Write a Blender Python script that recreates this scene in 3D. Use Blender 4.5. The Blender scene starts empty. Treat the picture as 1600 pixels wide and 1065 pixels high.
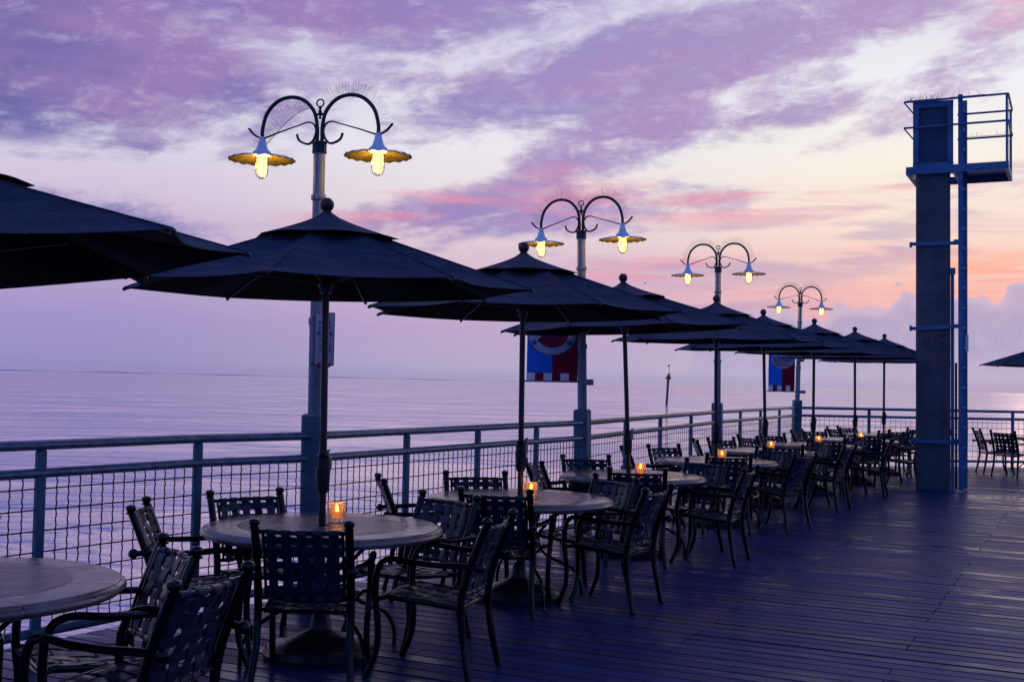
import bpy, math, random
from mathutils import Vector, Matrix
random.seed(7)
PI = math.pi
S = bpy.context.scene
COL = S.collection

# ------------------------------------------------------------------ camera
EYE = 1.55
F = 1850.0
SL = 0.0226
th = math.atan(SL)
pit = math.atan(61.5 * math.cos(th) / F)
fw = Vector((0, math.cos(pit), math.sin(pit)))
up0 = Vector((0, -math.sin(pit), math.cos(pit)))
r0 = Vector((1, 0, 0))
rt = r0 * math.cos(th) + up0 * math.sin(th)
up = up0 * math.cos(th) - r0 * math.sin(th)
cam = bpy.data.cameras.new('camera')
camo = bpy.data.objects.new('camera', cam); COL.objects.link(camo)
camo.matrix_world = Matrix(((rt.x, up.x, -fw.x, 0), (rt.y, up.y, -fw.y, 0), (rt.z, up.z, -fw.z, EYE), (0, 0, 0, 1)))
cam.sensor_width = 36; cam.lens = 36 * F / 1600
cam.clip_start = 0.05; cam.clip_end = 20000
cam.dof.use_dof = True; cam.dof.focus_distance = 8.5; cam.dof.aperture_fstop = 11
S.camera = camo
S.view_settings.view_transform = 'Standard'; S.view_settings.look = 'None'
S.view_settings.exposure = 0; S.view_settings.gamma = 1

def ray(px, py):
    return fw * F + rt * (px - 800) - up * (py - 532.5)
def at(px, py, h):
    d = ray(px, py); k = (h - EYE) / d.z
    return Vector((d.x * k, d.y * k, h))
def atz(px, py, Y):
    d = ray(px, py); k = Y / d.y
    return Vector((d.x * k, Y, EYE + d.z * k))
def lin(c):
    def f(v):
        v /= 255.0
        return v / 12.92 if v <= 0.04045 else ((v + 0.055) / 1.055) ** 2.4
    return (f(c[0]), f(c[1]), f(c[2]), 1)

# ------------------------------------------------------------------ node helper
class G:
    def __init__(s, tree): s.t = tree; s.n = tree.nodes; s.l = tree.links
    def put(s, sock, v):
        if v is None: return
        if isinstance(v, bpy.types.NodeSocket): s.l.new(v, sock)
        else: sock.default_value = v
    def m(s, op, a, b=None, c=None, clamp=False):
        n = s.n.new('ShaderNodeMath'); n.operation = op; n.use_clamp = clamp
        s.put(n.inputs[0], a); s.put(n.inputs[1], b); s.put(n.inputs[2], c)
        return n.outputs[0]
    def mix(s, f, a, b, mode='MIX'):
        n = s.n.new('ShaderNodeMix'); n.data_type = 'RGBA'; n.blend_type = mode
        s.put(n.inputs[0], f); s.put(n.inputs[6], a); s.put(n.inputs[7], b)
        return n.outputs[2]
    def ss(s, v, a, b, c=0.0, d=1.0):
        n = s.n.new('ShaderNodeMapRange'); n.interpolation_type = 'SMOOTHSTEP'
        s.put(n.inputs[0], v); s.put(n.inputs[1], a); s.put(n.inputs[2], b); s.put(n.inputs[3], c); s.put(n.inputs[4], d)
        return n.outputs[0]
    def mr(s, v, a, b, c=0.0, d=1.0):
        n = s.n.new('ShaderNodeMapRange'); s.put(n.inputs[0], v); s.put(n.inputs[1], a); s.put(n.inputs[2], b)
        s.put(n.inputs[3], c); s.put(n.inputs[4], d); return n.outputs[0]
    def ramp(s, v, stops):
        n = s.n.new('ShaderNodeValToRGB'); s.put(n.inputs[0], v); e = n.color_ramp.elements
        while len(e) < len(stops): e.new(0.5)
        for el, (p, c) in zip(e, stops): el.position = p; el.color = c
        return n.outputs[0]
    def comb(s, x, y, z=0.0):
        n = s.n.new('ShaderNodeCombineXYZ'); s.put(n.inputs[0], x); s.put(n.inputs[1], y); s.put(n.inputs[2], z); return n.outputs[0]
    def noise(s, v, scale=1.0, detail=5.0, rough=0.55, dist=0.0, out=0):
        n = s.n.new('ShaderNodeTexNoise'); s.put(n.inputs['Vector'], v); n.inputs['Scale'].default_value = scale
        n.inputs['Detail'].default_value = detail; n.inputs['Roughness'].default_value = rough; n.inputs['Distortion'].default_value = dist
        return n.outputs[out]
    def mapping(s, v, loc=(0, 0, 0), rot=(0, 0, 0), sc=(1, 1, 1)):
        n = s.n.new('ShaderNodeMapping'); s.put(n.inputs[0], v); n.inputs[1].default_value = loc
        n.inputs[2].default_value = rot; n.inputs[3].default_value = sc; return n.outputs[0]

# ------------------------------------------------------------------ world : dusk sky
W = bpy.data.worlds.new('World'); S.world = W; W.use_nodes = True
W.node_tree.nodes.clear(); g = G(W.node_tree)
out = g.n.new('ShaderNodeOutputWorld')
tc = g.n.new('ShaderNodeTexCoord')
sep = g.n.new('ShaderNodeSeparateXYZ'); g.l.new(tc.outputs['Generated'], sep.inputs[0])
dx, dy, dz = sep.outputs
U = g.m('MULTIPLY', g.m('ARCTAN2', dx, dy), F)                     # about pixels right of the heading
V = g.m('MULTIPLY', g.m('ARCSINE', g.m('MAXIMUM', dz, 0.0)), F)      # about pixels above eye level
Vn = g.m('DIVIDE', V, 1200.0, clamp=True)
def R(L): return [(y / 1200.0, lin(c)) for y, c in L]
skyL = g.ramp(Vn, R([(0, (146, 140, 190)), (80, (160, 146, 199)), (180, (186, 164, 205)), (260, (206, 190, 216)), (360, (216, 212, 230)), (600, (186, 182, 220)), (1200, (88, 84, 158))]))
skyM = g.ramp(Vn, R([(0, (172, 166, 198)), (80, (186, 164, 200)), (180, (216, 188, 206)), (270, (230, 218, 219)), (360, (232, 229, 236)), (600, (206, 200, 228)), (1200, (92, 86, 162))]))
skyR = g.ramp(Vn, R([(0, (176, 175, 202)), (60, (188, 174, 204)), (105, (234, 174, 178)), (165, (240, 194, 186)), (235, (244, 218, 206)), (330, (244, 236, 224)), (450, (236, 236, 242)), (1200, (100, 95, 165))]))
base = g.mix(g.ss(U, -650, 0), skyL, skyM)
base = g.mix(g.ss(U, 20, 600), base, skyR)
Un = g.m('MULTIPLY', U, 0.001); Vm = g.m('MULTIPLY', V, 0.001)
cr, sr = math.cos(0.16), math.sin(0.16)
A = g.m('ADD', g.m('MULTIPLY', Un, cr), g.m('MULTIPLY', Vm, sr))
B = g.m('SUBTRACT', g.m('MULTIPLY', Vm, cr), g.m('MULTIPLY', Un, sr * 0.6))
vec = g.comb(g.m('MULTIPLY', A, 3.0), g.m('MULTIPLY', B, 10.5), 3.7)
vecb = g.comb(g.m('MULTIPLY', A, 1.6), g.m('MULTIPLY', B, 4.0), 11.3)
vecc = g.comb(g.m('MULTIPLY', A, 14.0), g.m('MULTIPLY', B, 30.0), 1.3)
n1 = g.noise(vec, 1.0, 10, 0.64, 0.3)
n2 = g.noise(vecb, 1.0, 7, 0.6, 0.3)
n3 = g.noise(vecc, 1.0, 6, 0.66, 0.25)
def blob(px, py, rx, ry, ang=0, s=1.0):
    cx = px - 800; cy = 576 + SL * px - py
    X = g.m('SUBTRACT', U, float(cx)); Y = g.m('SUBTRACT', V, float(cy))
    c, q = math.cos(math.radians(ang)), math.sin(math.radians(ang))
    a = g.m('DIVIDE', g.m('ADD', g.m('MULTIPLY', X, c), g.m('MULTIPLY', Y, q)), rx)
    b = g.m('DIVIDE', g.m('SUBTRACT', g.m('MULTIPLY', Y, c), g.m('MULTIPLY', X, q)), ry)
    r = g.m('ADD', g.m('MULTIPLY', a, a), g.m('MULTIPLY', b, b))
    return g.m('MULTIPLY', g.m('MAXIMUM', g.m('SUBTRACT', 1.0, r), 0.0), s)
def total(bl):
    t = blob(*bl[0])
    for b in bl[1:]: t = g.m('MAXIMUM', t, blob(*b))
    return t
dark = total([(-60, 60, 640, 225, -8, 1.6), (600, 20, 560, 110, 4, 1.15), (500, 110, 240, 70, 0, 0.7), (240, 190, 260, 60, 4, 0.8), (1010, 110, 500, 105, 14, 1.2), (960, 215, 230, 85, 18, 1.1),
              (760, 335, 330, 62, 6, 1.25), (1010, 320, 230, 55, 0, 0.7), (1330, 50, 360, 120, 20, 1.0), (1220, 190, 190, 50, 15, 0.8), (1500, 120, 260, 70, 32, 0.85), (1390, 210, 200, 30, 18, 0.55), (1600, 20, 200, 90, 20, 0.8),
              (700, 390, 230, 30, 2, 0.6), (170, 345, 300, 55, -12, 0.5)])
# the rest of the upper sky, well outside the frame, keeps broken cloud
dark = g.m('MAXIMUM', dark, g.ss(V, 620, 900, 0.0, 0.8))
tex = g.m('ADD', g.m('MULTIPLY', g.m('SUBTRACT', n1, 0.5), 3.3), g.m('MULTIPLY', g.m('SUBTRACT', n3, 0.5), 1.9))
mk = g.m('SUBTRACT', g.m('ADD', g.m('MULTIPLY', dark, 1.25), g.m('MULTIPLY', tex, g.ss(dark, 0.0, 0.25, 0.3, 1.0))), 0.22)
mk = g.ss(mk, 0.0, 1.0)
ccol = g.ramp(g.mr(U, -800, 800), [(0.0, lin((78, 82, 158))), (0.25, lin((104, 104, 174))), (0.5, lin((146, 132, 190))), (0.75, lin((158, 140, 192))), (1.0, lin((180, 164, 202)))])
ccol = g.mix(g.ss(n2, 0.47, 0.66, 0.0, 0.55), ccol, lin((172, 126, 182)))
ccol = g.mix(g.ss(n3, 0.48, 0.72, 0.0, 0.45), ccol, lin((200, 188, 220)))
col = g.mix(g.m('MULTIPLY', mk, 0.93), base, ccol)
# thin bright and pink streaks lower down
pink = total([(640, 320, 240, 30, 8, 0.8), (1180, 325, 240, 40, 4, 1.0), (1180, 430, 420, 40, 2, 1.0), (1330, 300, 300, 26, 2, 1.0), (1500, 455, 250, 30, 2, 0.9), (900, 300, 160, 60, 10, 0.7), (1560, 50, 90, 40, 35, 0.55)])
vs = g.comb(g.m('MULTIPLY', A, 2.6), g.m('MULTIPLY', Vm, 34.0), 7.7)
n4 = g.noise(vs, 1.0, 5, 0.55, 0.5)
pm = g.m('MULTIPLY', pink, g.ss(n4, 0.44, 0.6))
col = g.mix(g.m('MULTIPLY', pm, 0.75), col, lin((232, 146, 168)))
grey = total([(1250, 400, 420, 70, 4, 1.0), (1500, 330, 300, 60, 3, 0.8), (1080, 480, 260, 40, 0, 0.9), (400, 350, 300, 16, 2, 0.5)])
n5 = g.noise(g.comb(g.m('MULTIPLY', A, 3.0), g.m('MULTIPLY', Vm, 26.0), 2.1), 1.0, 5, 0.6, 0.6)
col = g.mix(g.m('MULTIPLY', g.m('MULTIPLY', grey, g.ss(n5, 0.47, 0.62)), 0.6), col, lin((168, 150, 190)))
orange = total([(1580, 445, 330, 48, 0, 1.0)])
col = g.mix(g.m('MULTIPLY', g.m('MULTIPLY', orange, g.ss(n4, 0.40, 0.60)), 0.8), col, lin((250, 168, 132)))
# cumulus bank low on the right
pf = g.noise(g.comb(g.m('MULTIPLY', Un, 11.0), g.m('MULTIPLY', Vm, 12.0), 5.0), 1.0, 6, 0.55, 0.2)
pf2 = g.noise(g.comb(g.m('MULTIPLY', Un, 38.0), g.m('MULTIPLY', Vm, 40.0), 9.0), 1.0, 3, 0.5, 0.0)
vo = g.n.new('ShaderNodeTexVoronoi'); vo.feature = 'SMOOTH_F1'; vo.inputs['Scale'].default_value = 1.0
g.put(vo.inputs['Vector'], g.comb(g.m('MULTIPLY', Un, 28.0), g.m('MULTIPLY', Vm, 30.0), 0.0))
ht = g.ramp(g.mr(U, 200, 1000), [(p_, (q_, q_, q_, 1)) for p_, q_ in ((0.0, 0.1), (0.14, 0.4), (0.21, 0.74), (0.31, 0.66), (0.43, 0.84), (0.66, 0.86), (0.76, 1.0), (1.0, 1.1))])
hh = g.m('ADD', g.m('MULTIPLY', ht, 160.0), g.m('MULTIPLY', g.m('SUBTRACT', pf, 0.5), 85.0))
hh = g.m('ADD', hh, g.m('MULTIPLY', g.m('SUBTRACT', 0.45, vo.outputs['Distance']), 48.0))
hh = g.m('ADD', hh, g.m('MULTIPLY', g.m('SUBTRACT', pf2, 0.5), 20.0))
dd = g.m('SUBTRACT', hh, V)
bank = g.m('MULTIPLY', g.ss(dd, 0.0, 4.0), g.ss(U, 150, 330))
bcol = g.mix(g.ss(dd, 0, 30), lin((196, 180, 208)), lin((158, 156, 198)))
bcol = g.mix(g.ss(pf2, 0.42, 0.62, 0.0, 0.35), bcol, lin((182, 172, 206)))
bcol = g.mix(g.ss(n2, 0.45, 0.7, 0.0, 0.4), bcol, lin((196, 170, 198)))
bcol = g.mix(g.ss(V, 0, 70, 0.75, 0.0), bcol, lin((178, 174, 202)))
col = g.mix(g.m('MULTIPLY', bank, 0.9), col, bcol)
# thin darker haze line right on the horizon
col = g.mix(g.ss(V, 2, 22, 0.35, 0.0), col, lin((140, 134, 180)))
# sky behind the viewer: darker blue dusk
back = g.ss(dy, -0.1, 0.75, 1.0, 0.0)
col = g.mix(back, col, (0.10, 0.19, 0.60, 1))
ovr = g.ss(dz, 0.45, 0.85)
col = g.mix(ovr, col, (0.09, 0.16, 0.54, 1))
ns = g.n.new('ShaderNodeTexSky'); ns.sky_type = 'NISHITA'; ns.sun_disc = False
SUN_E, SUN_A = math.radians(2.5), math.radians(24)
ns.sun_elevation = SUN_E; ns.sun_rotation = SUN_A
b1 = g.n.new('ShaderNodeBackground'); g.l.new(ns.outputs[0], b1.inputs[0]); b1.inputs[1].default_value = 0.05
b2 = g.n.new('ShaderNodeBackground'); g.l.new(col, b2.inputs[0]); b2.inputs[1].default_value = 1.07
ms = g.n.new('ShaderNodeMixShader'); ms.inputs[0].default_value = 0.96
g.l.new(b1.outputs[0], ms.inputs[1]); g.l.new(b2.outputs[0], ms.inputs[2]); g.l.new(ms.outputs[0], out.inputs[0])

sl = bpy.data.lights.new('sun', 'SUN'); sl.energy = 0.004; sl.angle = math.radians(4); sl.color = (1.0, 0.62, 0.5)
so = bpy.data.objects.new('sun', sl); COL.objects.link(so)
sd = Vector((math.sin(SUN_A) * math.cos(SUN_E), math.cos(SUN_A) * math.cos(SUN_E), math.sin(SUN_E)))
so.rotation_euler = sd.to_track_quat('Z', 'Y').to_euler(); so.location = (8, 20, 12)

# ------------------------------------------------------------------ materials
def mat(name, color, rough=0.5, metal=0.0, spec=0.5, var=0.0, vscale=6.0, bump=0.0, bscale=60.0, rvar=0.0, color2=None, coat=0.0):
    m = bpy.data.materials.new(name); m.use_nodes = True; t = G(m.node_tree)
    p = t.n['Principled BSDF']; p.inputs['Roughness'].default_value = rough; p.inputs['Metallic'].default_value = metal
    p.inputs['Specular IOR Level'].default_value = spec; p.inputs['Coat Weight'].default_value = coat
    c4 = (*color, 1); p.inputs['Base Color'].default_value = c4
    tcn = t.n.new('ShaderNodeTexCoord').outputs['Object']
    if var or color2:
        nz = t.noise(tcn, vscale, 6, 0.6, 0.3)
        c2 = (*color2, 1) if color2 else tuple(min(1, v * (1 - var)) for v in color) + (1,)
        t.l.new(t.mix(t.ss(nz, 0.35, 0.65), c4, c2), p.inputs['Base Color'])
    if rvar:
        t.l.new(t.mr(t.noise(tcn, vscale * 1.7, 5, 0.6), 0.3, 0.7, max(0.02, rough - rvar), rough + rvar), p.inputs['Roughness'])
    if bump:
        b = t.n.new('ShaderNodeBump'); b.inputs['Strength'].default_value = bump; b.inputs['Distance'].default_value = 0.004
        t.l.new(t.noise(tcn, bscale, 4, 0.6), b.inputs['Height']); t.l.new(b.outputs[0], p.inputs['Normal'])
    return m
M = {}
M['chair'] = mat('dark_bronze_metal', (0.0022, 0.0022, 0.0036), 0.14, 0.0, 0.34, var=0.4, vscale=9, rvar=0.06)
M['strap'] = mat('vinyl_strap', (0.019, 0.025, 0.050), 0.30, 0.0, 0.40, var=0.2, vscale=9, rvar=0.12)
M['pole'] = mat('bronze_pole', (0.045, 0.014, 0.012), 0.28, 0.2, 0.5, var=0.3)
M['finial'] = mat('dark_wood_ball', (0.05, 0.025, 0.022), 0.4, var=0.4, vscale=20)
M['plastic'] = mat('black_plastic', (0.008, 0.007, 0.01), 0.4)
M['base'] = mat('cast_iron', (0.035, 0.03, 0.04), 0.3, 0.3, 0.5, var=0.5, vscale=12, bump=0.5, bscale=40, rvar=0.12)
M['galv'] = mat('galvanised_pipe', (0.14, 0.18, 0.25), 0.36, 0.5, 0.5, color2=(0.24, 0.28, 0.36), vscale=14, bump=0.2, bscale=90, rvar=0.1)
M['post'] = mat('painted_post', (0.10, 0.17, 0.23), 0.45, 0.0, 0.45, color2=(0.06, 0.11, 0.165), vscale=5, bump=0.2, bscale=70)
M['wire'] = mat('fence_wire', (0.02, 0.024, 0.035), 0.5, 0.3)
M['lamppole'] = mat('lamp_pole_paint', (0.26, 0.28, 0.33), 0.55, 0.0, 0.4, color2=(0.14, 0.2, 0.28), vscale=4, bump=0.2, bscale=50)
M['ironwork'] = mat('black_ironwork', (0.008, 0.009, 0.016), 0.4)
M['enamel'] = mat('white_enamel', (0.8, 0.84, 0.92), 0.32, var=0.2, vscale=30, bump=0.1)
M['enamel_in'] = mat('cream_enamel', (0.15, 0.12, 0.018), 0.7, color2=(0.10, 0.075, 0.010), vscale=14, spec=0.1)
M['spike'] = mat('spike_wire', (0.12, 0.10, 0.13), 0.5)
M['steel'] = mat('blue_painted_steel', (0.07, 0.18, 0.34), 0.5, 0.0, 0.4, color2=(0.05, 0.13, 0.26), vscale=3, bump=0.2, bscale=40)
M['steel_dark'] = mat('dark_steel_panel', (0.025, 0.05, 0.12), 0.55, color2=(0.016, 0.032, 0.085), vscale=3)
M['signwhite'] = mat('sign_white', (0.62, 0.62, 0.7), 0.45, var=0.15, vscale=15)
M['signred'] = mat('sign_red', (0.4, 0.03, 0.07), 0.45)
M['signblue'] = mat('sign_blue_ink', (0.02, 0.06, 0.22), 0.5)
def cloth_mat(name, c):
    m = mat(name, c, 0.8, var=0.2, vscale=4, bump=0.2, bscale=200); t = G(m.node_tree); p = t.n['Principled BSDF']; o = t.n['Material Output']
    tl = t.n.new('ShaderNodeBsdfTranslucent'); tl.inputs[0].default_value = (*c, 1); mx = t.n.new('ShaderNodeMixShader'); mx.inputs[0].default_value = 0.5
    t.l.new(p.outputs[0], mx.inputs[1]); t.l.new(tl.outputs[0], mx.inputs[2]); t.l.new(mx.outputs[0], o.inputs[0]); return m
M['bannerblue'] = cloth_mat('banner_blue', (0.03, 0.28, 0.85)); M['bannerred'] = cloth_mat('banner_maroon', (0.30, 0.015, 0.07)); M['bannerwhite'] = cloth_mat('banner_white', (0.75, 0.78, 0.9))
M['wax'] = mat('wax', (0.8, 0.6, 0.35), 0.6)
M['reddaymark'] = mat('red_daymark', (0.6, 0.015, 0.03), 0.6, var=0.3)
M['pile'] = mat('dark_pile', (0.02, 0.025, 0.05), 0.6, var=0.4)
M['gull'] = mat('gull_feather', (0.12, 0.11, 0.15), 0.8, var=0.4, vscale=30)
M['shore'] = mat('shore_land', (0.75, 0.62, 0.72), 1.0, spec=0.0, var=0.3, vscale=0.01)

def concrete():
    m = bpy.data.materials.new('board_marked_concrete'); m.use_nodes = True; t = G(m.node_tree); p = t.n['Principled BSDF']
    o = t.n.new('ShaderNodeTexCoord').outputs['Object']
    a = t.noise(o, 2.2, 8, 0.65, 0.4); b = t.noise(t.mapping(o, sc=(30, 30, 1.2)), 1.0, 4, 0.6)
    c = t.mix(t.ss(a, 0.3, 0.7), (0.060, 0.062, 0.085, 1), (0.105, 0.105, 0.130, 1))
    c = t.mix(t.ss(b, 0.52, 0.75, 0, 0.55), c, (0.05, 0.045, 0.055, 1))
    sp = t.n.new('ShaderNodeSeparateXYZ'); t.l.new(o, sp.inputs[0])
    fj = t.m('ABSOLUTE', t.m('SUBTRACT', t.m('FRACT', t.m('MULTIPLY', sp.outputs[2], 1 / 1.22)), 0.5))
    c = t.mix(t.ss(fj, 0.0, 0.008, 0.7, 0.0), c, (0.02, 0.018, 0.022, 1))
    run = t.noise(t.mapping(o, sc=(14, 14, 0.5)), 1.0, 5, 0.7, 0.3)
    c = t.mix(t.m('MULTIPLY', t.ss(run, 0.55, 0.72), t.ss(sp.outputs[2], 0.6, 3.0, 0.75, 0.2)), c, (0.06, 0.035, 0.028, 1))
    t.l.new(c, p.inputs['Base Color']); p.inputs['Roughness'].default_value = 0.75
    bu = t.n.new('ShaderNodeBump'); bu.inputs['Strength'].default_value = 0.5; bu.inputs['Distance'].default_value = 0.006
    t.l.new(t.noise(o, 25, 6, 0.7), bu.inputs['Height']); t.l.new(bu.outputs[0], p.inputs['Normal'])
    return m
M['concrete'] = concrete()

def canopy_mat():
    m = bpy.data.materials.new('navy_canvas'); m.use_nodes = True; t = G(m.node_tree); p = t.n['Principled BSDF']
    o = t.n.new('ShaderNodeTexCoord').outputs['Object']
    a = t.noise(o, 3.0, 6, 0.6, 0.6); w = t.noise(t.mapping(o, sc=(420, 420, 420)), 1.0, 2, 0.7)
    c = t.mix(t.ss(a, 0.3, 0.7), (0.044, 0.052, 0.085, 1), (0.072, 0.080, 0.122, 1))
    c = t.mix(t.ss(w, 0.4, 0.7, 0, 0.5), c, (0.075, 0.085, 0.13, 1))
    t.l.new(c, p.inputs['Base Color']); p.inputs['Roughness'].default_value = 0.92; p.inputs['Specular IOR Level'].default_value = 0.15
    bu = t.n.new('ShaderNodeBump'); bu.inputs['Strength'].default_value = 1.0; bu.inputs['Distance'].default_value = 0.11
    t.l.new(t.noise(t.mapping(o, sc=(4, 4, 22)), 1.0, 5, 0.6, 0.8), bu.inputs['Height']); t.l.new(bu.outputs[0], p.inputs['Normal'])
    return m
M['canopy'] = canopy_mat()
M['canopy_shade'] = mat('canvas_underside_shade', (0.007, 0.007, 0.010), 0.9, spec=0.1)  # same canvas seen from below, its shade put into a near-black colour

def table_mat():
    m = bpy.data.materials.new('mosaic_stone_top'); m.use_nodes = True; t = G(m.node_tree); p = t.n['Principled BSDF']
    o = t.n.new('ShaderNodeTexCoord').outputs['Object']
    s = t.n.new('ShaderNodeSeparateXYZ'); t.l.new(o, s.inputs[0])
    r = t.m('SQRT', t.m('ADD', t.m('MULTIPLY', s.outputs[0], s.outputs[0]), t.m('MULTIPLY', s.outputs[1], s.outputs[1])))
    inner = t.ss(r, 0.462, 0.468, 1.0, 0.0)
    slate = t.noise(t.mapping(o, sc=(1, 2.4, 1)), 5.0, 9, 0.68, 1.2)
    ci = t.mix(t.ss(slate, 0.36, 0.62), (0.022, 0.014, 0.020, 1), (0.19, 0.115, 0.11, 1))
    co = t.mix(t.ss(t.noise(o, 9.0, 7, 0.7, 0.3), 0.3, 0.7), (0.30, 0.185, 0.15, 1), (0.17, 0.105, 0.095, 1))
    c = t.mix(inner, co, ci)
    ang = t.m('ARCTAN2', s.outputs[1], s.outputs[0])
    fr = t.m('ABSOLUTE', t.m('SUBTRACT', t.m('FRACT', t.m('MULTIPLY', t.m('ADD', ang, 0.35), 8 / (2 * PI))), 0.5))
    j = t.m('MULTIPLY', t.ss(fr, 0.0, 0.010, 1.0, 0.0), t.m('SUBTRACT', 1.0, inner))
    ring = t.m('MULTIPLY', t.ss(t.m('ABSOLUTE', t.m('SUBTRACT', r, 0.465)), 0.0, 0.007, 1.0, 0.0), 1.0)
    jj = t.m('MAXIMUM', j, ring)
    c = t.mix(jj, c, (0.015, 0.012, 0.016, 1)); t.l.new(c, p.inputs['Base Color'])
    t.l.new(t.mr(t.noise(o, 6.0, 6, 0.65, 0.5), 0.3, 0.7, 0.12, 0.30), p.inputs['Roughness']); p.inputs['Specular IOR Level'].default_value = 0.7; t.m('ADD', 0.0, 0.0)
    bu = t.n.new('ShaderNodeBump'); bu.inputs['Strength'].default_value = 0.8; bu.inputs['Distance'].default_value = 0.02
    hgt = t.m('SUBTRACT', t.m('ADD', t.m('MULTIPLY', slate, t.m('ADD', t.m('MULTIPLY', inner, 0.8), 0.08)), t.m('MULTIPLY', t.noise(o, 40, 3, 0.6), 0.08)), t.m('MULTIPLY', jj, 0.5))
    t.l.new(hgt, bu.inputs['Height']); t.l.new(bu.outputs[0], p.inputs['Normal'])
    return m
M['table'] = table_mat()

BANG = math.atan2(0.442, -0.897)      # heading the deck boards run along
def deck_mat():
    m = bpy.data.materials.new('wet_hardwood_boards'); m.use_nodes = True; t = G(m.node_tree); p = t.n['Principled BSDF']
    o = t.n.new('ShaderNodeTexCoord').outputs['Object']
    b = t.mapping(o, rot=(0, 0, -BANG))
    at_ = t.n.new('ShaderNodeAttribute'); at_.attribute_name = 'board'; rnd = at_.outputs['Fac']
    s = t.n.new('ShaderNodeSeparateXYZ'); t.l.new(b, s.inputs[0])
    gv = t.comb(t.m('MULTIPLY', s.outputs[0], 2.2), t.m('MULTIPLY', s.outputs[1], 75.0), t.m('MULTIPLY', rnd, 40.0))
    grain = t.noise(gv, 1.0, 6, 0.65, 0.6)
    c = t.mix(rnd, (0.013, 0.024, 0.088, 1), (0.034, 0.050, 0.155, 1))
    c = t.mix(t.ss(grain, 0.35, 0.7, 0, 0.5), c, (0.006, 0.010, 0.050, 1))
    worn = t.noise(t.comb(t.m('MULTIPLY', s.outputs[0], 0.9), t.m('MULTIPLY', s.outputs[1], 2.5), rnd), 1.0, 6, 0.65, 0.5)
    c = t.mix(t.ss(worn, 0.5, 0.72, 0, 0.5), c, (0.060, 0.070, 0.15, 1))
    t.l.new(c, p.inputs['Base Color'])
    wet = t.noise(t.comb(t.m('MULTIPLY', s.outputs[0], 0.55), t.m('MULTIPLY', s.outputs[1], 1.1), t.m('MULTIPLY', rnd, 1.3)), 1.0, 6, 0.62, 0.4)
    wm = t.ss(wet, 0.52, 0.64)
    rr = t.m('ADD', t.mr(wm, 0, 1, 0.40, 0.17), t.m('MULTIPLY', t.m('SUBTRACT', rnd, 0.5), 0.12))
    rr = t.m('ADD', rr, t.m('MULTIPLY', t.m('SUBTRACT', grain, 0.5), 0.25), clamp=True)
    t.l.new(rr, p.inputs['Roughness'])
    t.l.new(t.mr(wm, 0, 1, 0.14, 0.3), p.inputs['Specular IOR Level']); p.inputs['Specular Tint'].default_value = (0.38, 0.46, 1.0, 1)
    bu = t.n.new('ShaderNodeBump'); bu.inputs['Strength'].default_value = 0.6; bu.inputs['Distance'].default_value = 0.003
    t.l.new(t.m('ADD', grain, t.m('MULTIPLY', t.noise(o, 5, 4, 0.6), 1.5)), bu.inputs['Height']); t.l.new(bu.outputs[0], p.inputs['Normal'])
    return m
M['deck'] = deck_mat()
M['underdeck'] = mat('underdeck_shade', (0.006, 0.005, 0.008), 0.8)  # dark colour stands for the shade below the boards

def water_mat():
    m = bpy.data.materials.new('calm_sea'); m.use_nodes = True; t = G(m.node_tree); p = t.n['Principled BSDF']
    o = t.n.new('ShaderNodeTexCoord').outputs['Object']
    p.inputs['Base Color'].default_value = (0.97, 0.76, 0.74, 1); p.inputs['Metallic'].default_value = 0.78; p.inputs['Roughness'].default_value = 0.06
    p.inputs['IOR'].default_value = 1.8
    v = t.mapping(o, rot=(0, 0, 0.35), sc=(0.38, 1.0, 1))
    a = t.noise(v, 0.55, 5, 0.5, 0.5)
    b = t.noise(v, 2.6, 4, 0.5, 0.6)
    c = t.noise(t.mapping(o, sc=(0.05, 0.11, 1)), 1.0, 4, 0.6, 0.8)
    amp = t.ss(c, 0.40, 0.66, 0.5, 3.2)
    hgt = t.m('MULTIPLY', t.m('ADD', t.m('MULTIPLY', a, 0.62), t.m('MULTIPLY', b, 0.13)), amp)
    bu = t.n.new('ShaderNodeBump'); bu.inputs['Strength'].default_value = 1.0; bu.inputs['Distance'].default_value = 0.55
    t.l.new(hgt, bu.inputs['Height']); t.l.new(bu.outputs[0], p.inputs['Normal'])
    return m
M['water'] = water_mat()

def emis(name, color, st):
    m = bpy.data.materials.new(name); m.use_nodes = True; t = G(m.node_tree); t.n.clear()
    e = t.n.new('ShaderNodeEmission'); e.inputs[0].default_value = (*color, 1); e.inputs[1].default_value = st
    o = t.n.new('ShaderNodeOutputMaterial'); t.l.new(e.outputs[0], o.inputs[0]); return m
def globe_mat():          # frosted glass: glows, and lets part of the bulb's own light through
    m = emis('lit_lamp_globe', (1.0, 0.64, 0.16), 4.4); t = G(m.node_tree); e = t.n['Emission']; o = t.n['Material Output']
    tr = t.n.new('ShaderNodeBsdfTransparent'); mx = t.n.new('ShaderNodeMixShader'); mx.inputs[0].default_value = 0.6
    t.l.new(tr.outputs[0], mx.inputs[1]); t.l.new(e.outputs[0], mx.inputs[2]); t.l.new(mx.outputs[0], o.inputs[0]); return m
M['bulb'] = globe_mat()
M['flame'] = emis('candle_flame', (1.0, 0.40, 0.04), 90.0)
M['glowwax'] = emis('lit_wax', (1.0, 0.30, 0.02), 0.9)
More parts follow.
